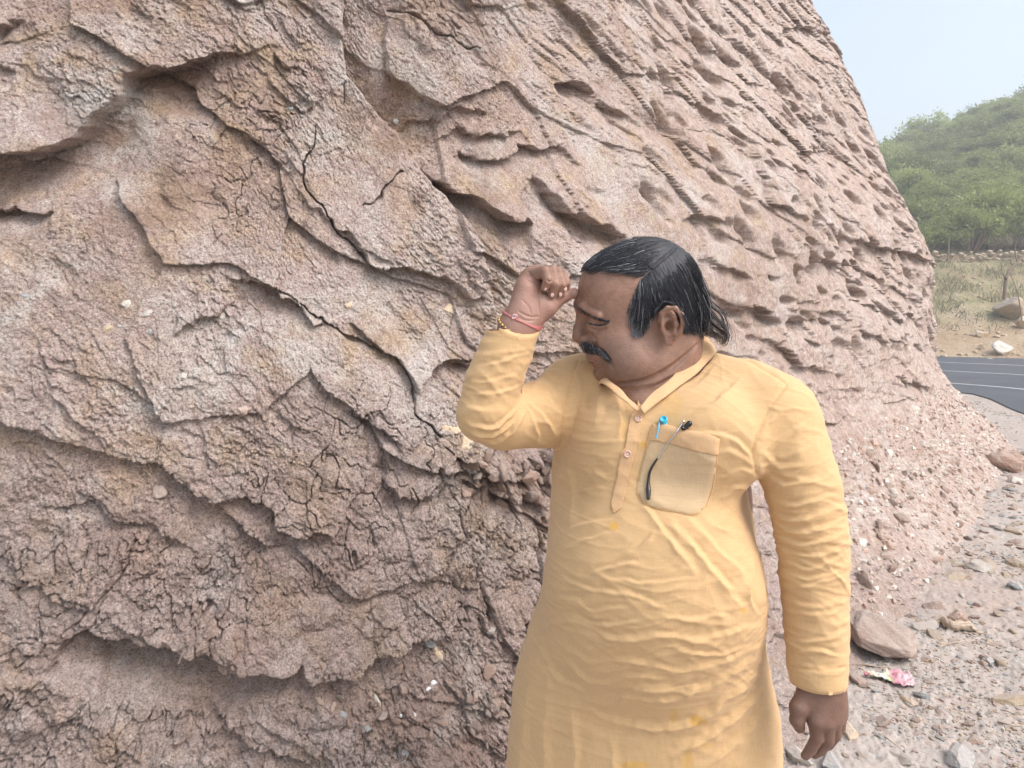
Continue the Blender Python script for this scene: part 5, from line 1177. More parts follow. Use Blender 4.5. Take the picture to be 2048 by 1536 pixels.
# finger nails of the raised hand
NM = plain("nail", (.62, .42, .37), .3, .5)
def nail(px, py, d, rx, ry, rot, nx_=0.3):
    p = P(px, py, d); V = []; n = 14
    for a in (0, .5, .85, 1.0): V += [(a * rx * math.cos(t), a * ry * math.sin(t), .0012 * (1 - a * a)) for t in np.arange(n) * 2 * math.pi / n]
    V = np.array(V); c, s = math.cos(rot), math.sin(rot); V = np.stack([V[:, 0] * c - V[:, 1] * s, V[:, 0] * s + V[:, 1] * c, V[:, 2]], 1)
    z = np.array([nx_, -1, .1]); z /= np.linalg.norm(z); x = np.cross([0, 0, 1.0], z); x /= np.linalg.norm(x); x = -x if x[0] < 0 else x; y = np.cross(z, x)
    return child(mesh_np("fingernail", V[:, :1] * x + V[:, 1:2] * y + V[:, 2:] * z + p, grid_faces(4, n, True), NM))
for (a, b, rot, e1, e2) in [(1105.5, 588, -.5, .0028, .0050), (1121.5, 587, -.25, .0028, .0052), (1130.5, 577, .15, .0030, .0046), (1092, 577, -.7, .0018, .0040)]:
    d0 = rv.front(a, b, 1.12, 1.3)
    if d0: nail(a, b, d0 - .0002, e1, e2, rot)
# ------------------------------------------------------------------ worn on the wrist
def ring(c, ax, r, n, tilt=0):
    ax = np.array(ax, float); ax /= np.linalg.norm(ax); u = np.cross(ax, [0, 1, 0.1]); u /= np.linalg.norm(u); v = np.cross(ax, u); t = np.linspace(0, 2 * math.pi, n)
    return c + r * (np.cos(t)[:, None] * u + np.sin(t)[:, None] * v)
wax = P(1052, 615, 1.222) - P(1030, 665, 1.222); wax = wax / np.linalg.norm(wax)
RM = plain("red_thread", (.55, .19, .19), .8, .2, 0, .3, 400); cs_, rs2 = [], []
for k in range(5):
    a_ = wax + np.array([.10 * (k - 2) * .3, -.28 + .05 * k, -.10 + .03 * k]); c_ = P(1041.5 - .8 * k, 634 + 1.8 * k, 1.222); q = ring(c_, a_, .0275, 40)
    q2 = []                                                    # press the thread onto the skin
    for p_ in q:
        o_ = (p_ - c_); L = np.linalg.norm(o_); tt_ = np.linspace(.4, 1.5, 60)[:, None]; s_ = rv.sample(c_ + o_ * tt_); i_ = np.argmax(s_ > 0); q2.append(c_ + o_ * tt_[i_] + o_ / L * .0008)
    cs_.append(q2); rs2.append(np.full(40, .00085 + .0002 * (k % 2)))
V, F = tubes(np.array(cs_), np.array(rs2), 6); child(mesh_np("wrist_thread", V, F, RM))
kn = P(1029, 633, 1.2); dk = rv.front(1029, 633, 1.12, 1.3) or 1.2; kc = P(1029, 633, dk - .0015); t_ = np.linspace(0, 4 * math.pi, 40)
V, F = tubes(np.array([np.stack([kc[0] + .0045 * np.cos(t_) * (1 - t_ / 25), kc[1] + .001 * np.sin(3 * t_) - .0008, kc[2] + .0035 * np.sin(t_ * 1.3)], 1)]), np.full((1, 40), .0009), 6)
o = mesh_np("thread_knot", V, F, plain("pale_thread", (.66, .45, .46), .8, .2)); o.parent = bpy.data.objects["wrist_thread"]
def ball(c, r, nu=12, nv=8):
    V = [(r * math.sin(b) * math.cos(a), r * math.sin(b) * math.sin(a), r * math.cos(b)) for b in np.linspace(.01, math.pi - .01, nv) for a in np.arange(nu) * 2 * math.pi / nu]
    return np.array(V) + c, grid_faces(nv, nu, True)
GM = plain("brass_bead", (.50, .33, .13), .3, .6, .85); bc = P(1031, 652, 1.223); q = ring(bc, wax + np.array([0, -.45, -.05]), .0300, 25)[:-1]; Vs, Fs, of = [], [], 0
for k, p_ in enumerate(q):
    V, F = ball(p_, .0034 if k % 2 else .0028); Vs.append(V); Fs.append(F + of); of += len(V)
child(mesh_np("bead_bracelet", np.vstack(Vs), np.vstack(Fs), GM))
# ------------------------------------------------------------------ in the chest pocket: glasses and a pen, things of their own
def empty(name, loc, label, cat, group=None):
    o = bpy.data.objects.new(name, None); COL.objects.link(o); o.location = tuple(loc); tag(o, label, cat, group); return o
def sub(o, root): o.parent = root; o.location = -root.location if root.parent is None else Vector((0, 0, 0)); return o
pme = pocket.data; pv = np.empty(len(pme.vertices) * 3, f32); pme.vertices.foreach_get("co", pv); pv = pv.reshape(-1, 3)
hme = hem.data; hv_ = np.empty(len(hme.vertices) * 3, f32); hme.vertices.foreach_get("co", hv_); hv_ = hv_.reshape(-1, 3)
_bt = BVHTree.FromPolygons([tuple(v) for v in pv] + [tuple(v) for v in hv_] + [tuple(v) for v in KV2], [tuple(p.vertices) for p in pme.polygons] + [tuple(i + len(pv) for i in p.vertices) for p in hme.polygons] + [tuple(q) for q in (kF + len(pv) + len(hv_)).tolist()])
def surf_line(pts_, off, n=8, smooth_it=6):
    q = catmull([(a, b) for a, b in pts_], n); c = np.array([on_kurta(a, b, off)[0] for a, b in q])
    for _ in range(smooth_it): c[1:-1] = .5 * c[1:-1] + .25 * (c[:-2] + c[2:])
    return c
gl = empty("eyeglasses", on_kurta(1340, 880, .004)[0], "folded eyeglasses hung over the chest pocket by a silver and black temple", "glasses")
SM = plain("silver_metal", (.62, .62, .63), .22, .6, 1.0, .05); KB = plain("black_plastic", (.012, .012, .014), .25, .6)
c = surf_line([(1369, 845), (1352, 868), (1335, 890), (1316, 916)], .0048); V, F = tubes(c[None], np.full((1, len(c)), .0013), 8); sub(mesh_np("temple", V, F, SM), gl); tp_ = bpy.data.objects["temple"]
c = surf_line([(1317, 914), (1306, 930), (1299, 945), (1297, 962), (1297, 978), (1298, 997)], .0044); r = np.interp(np.linspace(0, 1, len(c)), [0, .25, .6, .85, 1], [.0015, .0019, .0024, .0042, .0030]); V, F = tubes(c[None], r[None], 10)
o = mesh_np("temple_tip", V, F, KB); o.parent = tp_
V, F = ball(c[-1], .0030); o2 = mesh_np("tip_end", V, F, KB); o2.parent = tp_
c = surf_line([(1366, 860), (1372, 856), (1380, 849)], .0050, 4, 0); V, F = tubes(c[None], np.array([np.linspace(.0030, .0048, len(c))]), 8); sub(mesh_np("second_temple_tip", V, F, KB), gl); V, F = ball(c[-1], .0047); o = mesh_np("tip_end", V, F, KB); o.parent = bpy.data.objects["second_temple_tip"]
V, F = ball(on_kurta(1369, 845, .0052)[0], .0022); sub(mesh_np("hinge", V, F, SM), gl)
bpy.data.objects["second_temple_tip"].name = "temple_tip"
# lenses and frame sit inside the pocket bag
pen = empty("pen", on_kurta(1328, 842, .003)[0], "sky blue pen with a slim clip in the chest pocket", "pen")
CB = plain("blue_plastic", (.045, .47, .68), .3, .5, 0, .05); CB2 = plain("blue_clip", (.13, .42, .62), .3, .5, 0, .05)
p_, n_ = on_kurta(1329.5, 842, .0046); M_ = frame_from(n_ + np.array([0, -.2, .3]))
V, F = disc(.0058, .0052, 24); sub(mesh_np("cap_end", V @ M_.T + p_, F, CB), pen)
c = np.array([on_kurta(1329.5, 843, .001)[0], on_kurta(1327, 870, -.006)[0], on_kurta(1318, 960, -.012)[0]]); V, F = tubes(c[None], np.array([[.0045, .0045, .003]]), 10); sub(mesh_np("barrel", V, F, CB), pen)
c = surf_line([(1321, 838), (1319.5, 852), (1317, 864), (1314, 876)], .0042); V, F = tubes(c[None], np.array([np.interp(np.linspace(0, 1, len(c)), [0, .8, 1], [.0014, .0014, .0019])]), 6); sub(mesh_np("clip", V, F, CB2), pen)
# ================================================================== STONES
def stone_mesh(seed, dims, sub=14, planes=12, rough=.12, sharp=.66):
    rs = np.random.RandomState(seed); th = np.linspace(0, math.pi, sub)[:, None]; ph = np.arange(2 * sub)[None] * math.pi / sub
    N = np.stack([np.sin(th) * np.cos(ph), np.sin(th) * np.sin(ph), np.cos(th) + 0 * ph], -1).reshape(-1, 3); r = np.full(len(N), 1.25)
    pn = rs.normal(size=(planes, 3)); pn /= np.linalg.norm(pn, axis=1)[:, None]
    for n_ in pn: c = N @ n_; r = np.where(c > .05, np.minimum(r, rs.uniform(sharp - .12, sharp + .14) / np.maximum(c, .05)), r)
    V = N * np.minimum(r, 1.15)[:, None]; q = V * 2.4 + seed
    V = V * (1 + rough * (fbm(q[:, 0] + q[:, 2], q[:, 1] - q[:, 2], 4, seed % 91)))[:, None]
    return V * np.array(dims), grid_faces(sub, 2 * sub, True)
def stone_mat(name, cols, bumps=(30, .02)):
    t = NT(name); c = t.coord(); info = t.n("ObjectInfo"); n = t.noise(c, bumps[0] * .4, 5, .65, .4); n2 = t.noise(c, bumps[0] * 4, 4, .7)
    col = t.ramp(n, [(.3, cols[0]), (.5, cols[1]), (.7, cols[2])]); hv2 = t.n("HueSaturation"); t.link(col, hv2.inputs["Color"]); t.link(t.math('MULTIPLY_ADD', info.outputs["Random"], .5, .75), hv2.inputs["Value"])
    col = t.mix(.5, hv2.outputs[0], t.ramp(n2, [(.3, .35), (.7, .62)]), 'OVERLAY')
    g_ = t.n("NewGeometry"); sp = t.n("SeparateXYZ"); t.link(g_.outputs["Normal"], sp.inputs[0]); dm = t.math('MULTIPLY', t.ramp(sp.outputs[2], [(.35, 0.0), (.95, .75)]), t.ramp(n2, [(.3, .5), (.6, 1.0)]))
    if name != 'quartz': col = t.mix(dm, col, (.42, .37, .335))
    return t.fin(col, .93, t.bump(t.noise(c, bumps[0] * 1.5, 5, .7), .6, bumps[1]), .2)
MS = {"brown": stone_mat("brown_stone", [(.33, .22, .17), (.42, .30, .24), (.47, .38, .32)]), "grey": stone_mat("grey_stone", [(.27, .29, .30), (.36, .38, .385), (.44, .44, .43)]),
      "pale": stone_mat("pale_stone", [(.46, .42, .37), (.56, .53, .48), (.62, .60, .57)]), "tan": stone_mat("tan_stone", [(.42, .31, .20), (.50, .40, .28), (.54, .47, .37)]),
      "white": stone_mat("quartz", [(.66, .66, .68), (.74, .74, .76), (.78, .78, .79)]), "pink": stone_mat("pink_stone", [(.33, .235, .195), (.39, .305, .26), (.44, .375, .33)])}
def rock(seed, loc, dims, mat, rot, label, group=None, cat="stone", name="stone", **kw):
    V, F = stone_mesh(seed, dims, **kw); o = mesh_np(name, V, F, MS[mat], smooth=kw.get('sub', 14) > 30); o.location = tuple(loc); o.rotation_euler = rot; tag(o, label, cat, group); return o
def gnd(px, py):
    g = G(px, py); z = float(ground_z(np.array([g[0]]), np.array([g[1]]))[0][0]); return np.array([g[0], g[1], z])
rsn = np.random.RandomState(77)
# the boulder by the cliff foot, and the rubble round it
b = gnd(1778, 1322); rock(3, b + [0, .06, .075], (.225, .135, .092), "pink", (R(4), R(15), R(-10)), "large flat pinkish boulder on the ground beside the man's hanging hand", None, "boulder", "boulder", sub=56, rough=.10, planes=22)
HS_ = [(1958, 1142, .10, .055, .045, "pale", "wide pale slab of rock half buried in the gravel"), (2030, 1180, .05, .035, .035, "grey", "blue grey stone at the right edge of the picture"), (1915, 1240, .05, .05, .04, "brown", "reddish brown stone touching the piece of driftwood"),
       (1735, 925, .15, .10, .09, "brown", None), (2010, 935, .22, .15, .17, "brown", "dark brown upright rock where the scree meets the gravel"), (1845, 1392, .035, .02, .02, "grey", "smooth light grey pebble below the pink wrapper"),
       (1822, 1400, .015, .045, .015, "tan", "long tan splinter of rock below the pink wrapper"), (1925, 1425, .035, .03, .02, "brown", None), (2020, 1400, .10, .03, .03, "tan", "long splintered grey brown rock at the right edge"), (1950, 1215, .05, .03, .02, "pale", None),
       (1660, 1535, .045, .03, .03, "grey", "dark grey stone under the fingertips of the hanging hand"), (1600, 1522, .05, .04, .03, "pale", "pale crumbly stone beside the kurta's hem"), (1912, 1515, .06, .05, .04, "grey", "rough dark grey stone near the bottom edge"), (1700, 1470, .04, .035, .03, "tan", "tan wedge shaped stone close behind the hand"),
       (1790, 980, .2, .12, .1, "brown", None), (1860, 1020, .12, .08, .05, "tan", None), (1700, 1010, .1, .08, .07, "brown", None), (1690, 1330, .06, .04, .03, "grey", None), (1980, 1320, .05, .03, .03, "grey", "pale blue grey pebble right of the pink wrapper")]
for i, (x, y, a, b_, c_, m, lb) in enumerate(HS_):
    if lb is None: continue
    g = gnd(x, y); rock(20 + i, g + [0, 0, c_ * .35], (a, b_, c_), m, (0, 0, rsn.uniform(0, 3) if a < .09 else R(-10)), lb, None, sub=22)
def zone(px, py):
    marks = [((1780, 1290), 85, "beside the large boulder"), ((1790, 1360), 60, "near the pink wrapper"), ((1915, 1255), 65, "near the driftwood"), ((1650, 1500), 75, "below the hanging hand"), ((1958, 1142), 70, "near the wide pale slab"), ((2010, 935), 60, "near the dark upright rock")]
    for (a, b_), r_, t_ in marks:
        if math.hypot(px - a, py - b_) < r_: return t_
    v_ = "far back by the road" if py < 985 else ("on the middle of the verge" if py < 1180 else ("on the near gravel" if py < 1400 else "along the bottom edge")); h_ = ["close under the scree", "in the open gravel", "at the right edge"][0 if px < 1840 else (1 if px < 1960 else 2)]
    return v_ + ", " + h_
lab = {"brown": "reddish brown stone lying loose in the roadside gravel", "grey": "grey stone lying loose in the roadside gravel", "pale": "pale stone lying loose in the roadside gravel", "tan": "tan stone lying loose in the roadside gravel"}
protoS = {}
for i in range(250):
    m = ["brown", "grey", "pale", "tan"][rsn.choice(4, p=[.34, .26, .2, .2])]; px = rsn.uniform(1560, 2046); py = 880 + 650 * rsn.uniform() ** .8
    if px < 1700 + (1250 - py) * .75: px = 2046 - rsn.uniform(0, max(20, 2046 - (1700 + (1250 - py) * .75))) * rsn.rand()
    px = min(max(px, 1590), 2046)
    g = gnd(px, py); s_ = rsn.uniform(.5, 1.0) * (.024 + .012 * (g[1] - 2.5)) * (1.9 if rsn.rand() < .10 else 1.0); key = (m, i % 3)
    if key not in protoS: protoS[key] = mesh_np("stone", *stone_mesh(100 + len(protoS), (1, .72, .5), 10), MS[m], smooth=False); o = protoS[key]
    else: o = protoS[key].copy(); COL.objects.link(o)
    o.location = tuple(g + [0, 0, s_ * .02]); o.scale = (s_, s_ * rsn.uniform(.7, 1.2), s_ * rsn.uniform(.6, 1.1)); o.rotation_euler = (rsn.normal(0, .2), rsn.normal(0, .2), rsn.uniform(0, 6)); tag(o, ["flat ", "blocky ", "sharp edged "][i % 3] + ("larger " if s_ > .045 else "small ") + {"brown": "reddish brown", "grey": "grey", "pale": "pale", "tan": "tan"}[m] + " stone " + zone(px, py), "stone", m + " stones in the roadside gravel")
# gravel: countless small chips
def chips(n, pxr, pyr, smin, smax, seed, mats, name, label, cliffside=False):
    rs = np.random.RandomState(seed); base, bf = stone_mesh(7, (1, .75, .55), 5, 9); per = {m: [[], [], 0] for m in mats}
    d = 2.3 * (16 / 2.3) ** rs.rand(n * 4); a = rs.uniform(R(14), R(37), n * 4); x, y = np.sin(a) * d, np.cos(a) * d
    cl_ = fbm(x * 1.4, y * 1.4, 3, 66); k = rs.rand(n * 4) < sst(-.25, .4, cl_); k &= x < np.interp(y, [3, 5, 9, 11.2, 13.2, 14.2, 17.6, 22], [6.9, 7.0, 7.3, 7.75, 8.45, 8.2, 5.6, 0]) - .1; x, y, d = x[k][:n], y[k][:n], d[k][:n]; z = ground_z(x, y)[0]; pick = rs.randint(len(mats), size=len(x))
    for j, m in enumerate(mats):
        I = np.where(pick == j)[0]; s_ = rs.uniform(smin, smax, len(I)) ** 1.0 * (0.55 + d[I] * .16); th = rs.uniform(0, 6.28, len(I)); sc = s_[:, None, None] * rs.uniform(.6, 1.3, (len(I), 1, 3))
        W = base[None] * sc; c, s2 = np.cos(th)[:, None], np.sin(th)[:, None]; Wx = W[..., 0] * c - W[..., 1] * s2; Wy = W[..., 0] * s2 + W[..., 1] * c
        V = np.stack([Wx + x[I][:, None], Wy + y[I][:, None], W[..., 2] + (z[I] + s_ * .02)[:, None]], -1).reshape(-1, 3); F = (bf[None] + (np.arange(len(I)) * len(base))[:, None, None]).reshape(-1, 4)
        o = mesh_np(name, V, F, MS[m], smooth=False); tag(o, label[j], "gravel", None, "stuff")
chips(11000, None, None, .0035, .0115, 5, ["brown", "grey", "pale", "tan"], "gravel", ["reddish brown chips of gravel strewn over the verge", "grey chips of gravel strewn over the verge", "pale chips of gravel strewn over the verge", "tan chips of gravel strewn over the verge"])
_sc = np.argwhere((scree[::2, ::2] > .45) & (Hc[::2, ::2] > .02)); rs = np.random.RandomState(9); _w2 = np.linalg.norm(CN_[_sc[:, 0] * 2, _sc[:, 1] * 2], axis=1); _pk = _sc[rs.choice(len(_sc), 7000, p=_w2 / _w2.sum())] * 2
base, bf = stone_mesh(17, (1, .75, .6), 5, 9)
for j, (m, nm_) in enumerate([("pink", "pinkish"), ("pale", "pale"), ("brown", "brown")]):
    q = CGRID[_pk[j::3, 0], _pk[j::3, 1]]; n = len(q); s_ = rs.uniform(.008, .03, n) * np.where(rs.rand(n) < .06, 2.0, 1.0); W = base[None] * s_[:, None, None] * rs.uniform(.6, 1.3, (n, 1, 3)); th = rs.uniform(0, 6.28, n); c, s2 = np.cos(th)[:, None], np.sin(th)[:, None]
    V = np.stack([W[..., 0] * c - W[..., 1] * s2, W[..., 0] * s2 + W[..., 1] * c, W[..., 2]], -1) + q[:, None]; o = mesh_np("scree", V.reshape(-1, 3), (bf[None] + (np.arange(n) * len(base))[:, None, None]).reshape(-1, 4), MS[m], smooth=False)
    tag(o, nm_ + " grit and chips lying on the scree at the cliff foot", "scree", None, "stuff")
# stones set in the cliff
EMB = [(252, 606, .017, .015, "pale", "pale square stone set in the cliff, upper left of a small cluster"), (296, 624, .020, .016, "pale", "pale rounded stone beside a black hole in the cliff"), (214, 658, .018, .017, "tan", "tan stone set low in the left cluster in the cliff"), (302, 660, .010, .014, "grey", "thin grey stone under the black hole in the cliff"),
       (240, 652, .010, .007, "pale", "tiny pale stone between two larger ones in the cliff"), (368, 752, .011, .011, "pale", "small diamond shaped pale stone alone in the cliff face"), (486, 818, .018, .019, "pink", "round pinkish stone bedded in the middle of the cliff"), (320, 978, .024, .019, "pink", "squarish pinkish stone at the top of the dark crumbly band"),
       (862, 1285, .024, .026, "grey", "jagged grey rock jutting from the lower cliff beside the kurta"), (866, 1366, .010, .009, "white", "larger of two white quartz pebbles in the lower cliff"), (857, 1378, .007, .005, "white", "smaller of two white quartz pebbles in the lower cliff"),
       (757, 1402, .010, .017, "pale", "cream coloured upright stone in the lower cliff"), (688, 1432, .018, .014, "grey", "broad light grey stone near the bottom of the cliff"), (736, 1458, .013, .012, "grey", "round dark grey pebble near the bottom of the cliff"), (811, 1505, .015, .035, "grey", "long upright grey stone at the bottom edge of the cliff"),
       (804, 1430, .006, .006, "white", "tiny white chip left of another in the lower cliff"), (832, 1430, .006, .008, "white", "tiny white chip right of another in the lower cliff"), (445, 632, .012, .010, "pale", "pale pebble right of the broken hollow in the cliff"), (582, 214, .010, .006, "grey", "small bluish pebble high on the left cliff block"), (792, 242, .011, .008, "grey", "small bluish pebble on the diagonal edge of the cliff block"),
       (110, 497, .009, .007, "grey", "small grey pebble in the upper left of the cliff"), (48, 590, .016, .008, "grey", "flat grey stone near the left edge of the cliff"), (985, 1262, .014, .011, "pale", "pale chip in the cliff beside the kurta"), (700, 610, .014, .012, "tan", "tan stone wedged in the cracked middle of the cliff"),
       (905, 858, .030, .017, "tan", "flat tan slab at the left of the broken slabs by the elbow"), (935, 880, .026, .022, "tan", "thick tan slab of rock nearest to the man's elbow"), (890, 885, .020, .016, "pink", "pink slab in the broken rock below the elbow"), (880, 1310, .022, .030, "tan", "tan block of rock under the jagged grey rock"),
       (900, 615, .020, .018, "tan", "ochre stone bulging from the cliff left of the raised hand")]
for i, (x, y, a, b_, m, lb) in enumerate(EMB):
    p_, n_ = cliff_at(x, y); V, F = stone_mesh(300 + i, (a, min(a, b_) * .7, b_), 18, 14); o = mesh_np("embedded_stone", V, F, MS[m]); sc_ = p_[1] / 1.8
    o.location = tuple(p_ - n_ * .35 * min(a, b_)); o.scale = (sc_,) * 3; o.rotation_euler = (R(-15), rsn.normal(0, .25), math.atan2(n_[0], -n_[1])); tag(o, lb, "stone", "stones set in the cliff face")
# rubble lodged under the elbow and on the scree
def rubble(n, x0, y0, x1, y1, smin, smax, seed, mats, group, what):
    rs = np.random.RandomState(seed); pr = {}
    for i in range(n):
        x, y = rs.uniform(x0, x1), rs.uniform(y0, y1); m = mats[rs.randint(len(mats))]; p_, n_ = cliff_at(x, y); s_ = rs.uniform(smin, smax) * (1.6 if rs.rand() < .12 else 1)
        if (m, i % 3) not in pr: o = pr[(m, i % 3)] = mesh_np("rock_fragment", *stone_mesh(500 + seed + len(pr), (1, .8, .7), 10), MS[m], smooth=False)
        else: o = pr[(m, i % 3)].copy(); COL.objects.link(o)
        o.location = tuple(p_ + n_ * s_ * .05); o.scale = (s_, s_ * rs.uniform(.6, 1), s_ * rs.uniform(.6, 1)); o.rotation_euler = tuple(rs.uniform(0, 6, 3)); fx, fy = (x - x0) / (x1 - x0), (y - y0) / (y1 - y0); tag(o, ("bigger " if s_ > (smin + smax) * .5 else "smaller ") + what[m] + ", " + ["top ", "middle ", "bottom "][min(2, int(fy * 3))] + ["left", "centre", "right"][min(2, int(fx * 3))] + " part", "rock", group + ", " + m)
rubble(34, 930, 900, 1105, 1010, .010, .034, 1, ["pink", "brown"], "broken rock under the raised elbow", {"pink": "pinkish broken rock lodged under the elbow", "brown": "brown broken rock lodged under the elbow"})
rubble(26, 640, 1330, 1000, 1500, .006, .018, 2, ["brown", "pink"], "crumbs of rock low on the cliff", {"brown": "brown rock crumb stuck low on the left cliff", "pink": "pinkish rock crumb stuck low on the left cliff"})
rubble(60, 1640, 900, 1960, 1180, .015, .05, 3, ["pink", "brown"], "rock fragments on the scree", {"pink": "pinkish rock fragment on the scree slope", "brown": "brown rock fragment on the scree slope"})
# driftwood, twigs, wrapper
WM = NT("weathered_wood"); _c = WM.coord((1, 8, 8)); _n = WM.noise(_c, 14, 5, .7); WMm = WM.fin(WM.ramp(_n, [(.3, (.20, .14, .10)), (.5, (.42, .34, .26)), (.7, (.56, .49, .40))]), .9, WM.bump(_n, .7, .006), .2)
def stick(name, line, rr, lb, cat, sides=10, z0=.012, bumpy=.0, group=None):
    q = np.array([gnd(a, b_) + [0, 0, z0 + zz2] for a, b_, zz2 in line]); c = catmull(q, 10); r = np.interp(np.linspace(0, 1, len(c)), np.linspace(0, 1, len(rr)), rr); V, F = tubes(c[None], r[None], sides)
    V = V + bumpy * fbm(V[:, 0] * 30 + V[:, 2] * 40, V[:, 1] * 30, 3, 4)[:, None] * np.array([.5, .5, 1]); 
    o = mesh_np(name, V, F, WMm); tag(o, lb, cat, group); return o
wd = stick("driftwood", [(1872, 1252, .0), (1885, 1250, .01), (1903, 1262, .012), (1930, 1262, .012), (1950, 1266, .004), (1972, 1268, .0)], [.004, .016, .024, .02, .012, .003], "bleached broken piece of driftwood on the gravel", "driftwood", 14, .014, .02)
q = np.array([gnd(1893, 1250) + [0, 0, .022], gnd(1884, 1245) + [0, 0, .035], gnd(1876, 1250) + [0, 0, .02], gnd(1874, 1258) + [0, 0, .005]]); V, F = tubes(catmull(q, 8)[None], np.array([np.linspace(.009, .003, 25)]), 8)
o = mesh_np("branch_stub", V, F, WMm); o.parent = wd
TWG = [([(1868, 1300, 0), (1900, 1290, .01), (1960, 1280, 0)], "thin dry twig right of the large boulder"), ([(1712, 1275, 0), (1730, 1300, .01), (1745, 1312, 0)], "thin dry twig against the near side of the large boulder"), ([(1815, 1340, .0), (1830, 1342, .012), (1840, 1352, 0)], "short pale twig beside the pink wrapper"),
       ([(1690, 1325, 0), (1740, 1330, .008), (1780, 1335, 0)], "long dry twig above the pink wrapper"), ([(1765, 1474, .0), (1778, 1484, .012), (1796, 1492, 0)], "short pale splinter near the bottom of the picture"), ([(1995, 1440, 0), (2020, 1452, .01), (2046, 1450, 0)], "dry twig at the lower right edge")]
for ln, lb in TWG: stick("twig", ln, [.0025, .003, .0015], lb, "twig", 6, .006)
wx_, wy_ = np.meshgrid(np.linspace(0, 1, 34), np.linspace(0, 1, 16)); ln = np.array([[1722, 1338], [1752, 1350], [1786, 1346], [1822, 1352]]); g0 = gnd(1728, 1350); g1 = gnd(1826, 1362); dv = g1 - g0; pv_ = np.array([dv[1], -dv[0], 0]); pv_ /= np.linalg.norm(pv_)
wid_ = np.interp(wx_, [0, .1, .35, .6, .75, 1], [.03, .03, .05, .13, .15, .10]); Wp = g0 + dv * wx_[..., None] + pv_ * ((wy_ - .5) * wid_)[..., None] * -1.0
Wp[..., 2] = g0[2] + .014 + .020 * fbm(wx_ * 7, wy_ * 4, 3, 8) + .014 * np.abs(pn2(wx_ * 13, wy_ * 6, 9)) + .006
WT = NT("wrapper_print"); _v = WT.n("TexVoronoi", i_Scale=28.0); WT.link(WT.coord(), _v.inputs["Vector"]); _w = WT.attr("along"); _ns = WT.noise(WT.coord(), 30, 4)
_c1 = WT.ramp(WT.math('MULTIPLY_ADD', _ns, .25, _w), [(.20, (.50, .20, .22)), (.26, (.66, .62, .45)), (.45, (.66, .66, .60)), (.62, (.55, .60, .38)), (.70, (.55, .24, .30)), (1.1, (.60, .42, .45))])
wr = mesh_np("wrapper", Wp.reshape(-1, 3), grid_faces(16, 34), WT.fin(_c1, .35, None, .5), attrs={"along": wx_.ravel()}); sm_ = wr.modifiers.new("thickness", 'SOLIDIFY'); sm_.thickness = .0006
tag(wr, "crumpled pink and white plastic wrapper on the stony ground", "wrapper")

# ================================================================== BEYOND THE ROAD
def hz(x, y): return float(hill_z(np.array([float(x)]), np.array([float(y)]))[0][0])
def on_hill(px, py, dmin=22.0):
    r = ray(px, py)
    for d in np.arange(dmin, 110, .12):
        q = np.array([0, 0, CAMZ]) + r * d
        if q[2] < hz(q[0], q[1]): return q
    return None
for (px, py, a, b_, c_, m, lb, sd_) in [(2022, 628, .70, .55, .50, "tan", "large tan boulder on the bank above the road", 41), (2004, 700, .42, .3, .27, "pale", "whitish boulder at the foot of the bank by the road", 42), (1962, 664, .25, .2, .14, "tan", "small flat tan boulder on the bank beyond the road", 43),
                                    (2046, 648, .30, .3, .25, "tan", "tan rock just right of and below the large bank boulder", 44), (1963, 692, .12, .1, .12, "tan", "small tan rock left of the whitish boulder", 45), (1983, 716, .22, .12, .07, "pale", "low pale rock on the far road shoulder", 46)]:
    q = on_hill(px, py + 8); q = q if q is not None else P(px, py, 25); rock(sd_, q + [0, 0, c_ * .55], (a, b_, c_), m, (0, R(8), R(20)), lb, None, "boulder", "boulder", sub=34, rough=.12)
# rubble of the bank
rs = np.random.RandomState(12); base, bf = stone_mesh(9, (1, .8, .6), 7, 10); xx = rs.uniform(9, 34, 2600); yy = rs.uniform(17, 36, 2600); zz3, dd3 = hill_z(xx, yy); k = (dd3 > .1) & (rs.rand(2600) < np.exp(-dd3 / 5.0)); xx, yy, zz3 = xx[k], yy[k], zz3[k]; s_ = rs.uniform(.03, .13, len(xx))
V = (base[None] * s_[:, None, None] * rs.uniform(.6, 1.3, (len(xx), 1, 3)) + np.stack([xx, yy, zz3], 1)[:, None]).reshape(-1, 3); o = mesh_np("bank_rubble", V, (bf[None] + (np.arange(len(xx)) * len(base))[:, None, None]).reshape(-1, 4), MS["tan"], smooth=False); tag(o, "loose tan rubble scattered down the bank beyond the road", "rubble", None, "stuff")
# dry stone wall on the terrace
wl_ = [(x, None) for x in np.linspace(10, 44, 90)]; path = []
for x in np.linspace(9, 46, 120):
    ex = np.interp(x, [-40, -6, 3, 10, 15.1, 16.6, 25, 80], [44, 34, 30, 26.8, 24.3, 23.7, 21.5, 6]); path.append((x, ex + 8.9 / .8))
path = np.array(path); Vs, Fs, of = [], [], 0; rs = np.random.RandomState(4); basew, bfw = stone_mesh(11, (1, .8, .7), 7, 10)
cp = np.array([(x, y + .2, hz(x, y) - .3) for x, y in path]); core = np.concatenate([cp + [0, -.18, 0], cp + [0, -.18, .6], cp + [0, .25, .6], cp + [0, .25, 0]]).reshape(4, -1, 3); 
for x, y in path:
    for lv_ in range(3):
        for rep in range(2): V = basew * rs.uniform(.10, .20) * rs.uniform(.8, 1.2, 3) + [x + rs.uniform(-.16, .16), y + .02 + rs.uniform(-.04, .04), hz(x, y) - .12 + lv_ * .21 + rs.uniform(-.12, .12)]; Vs.append(V); Fs.append(bfw + of); of += len(V)
Vs.append(core.reshape(-1, 3)); Fs.append(grid_faces(4, len(path)) + of)
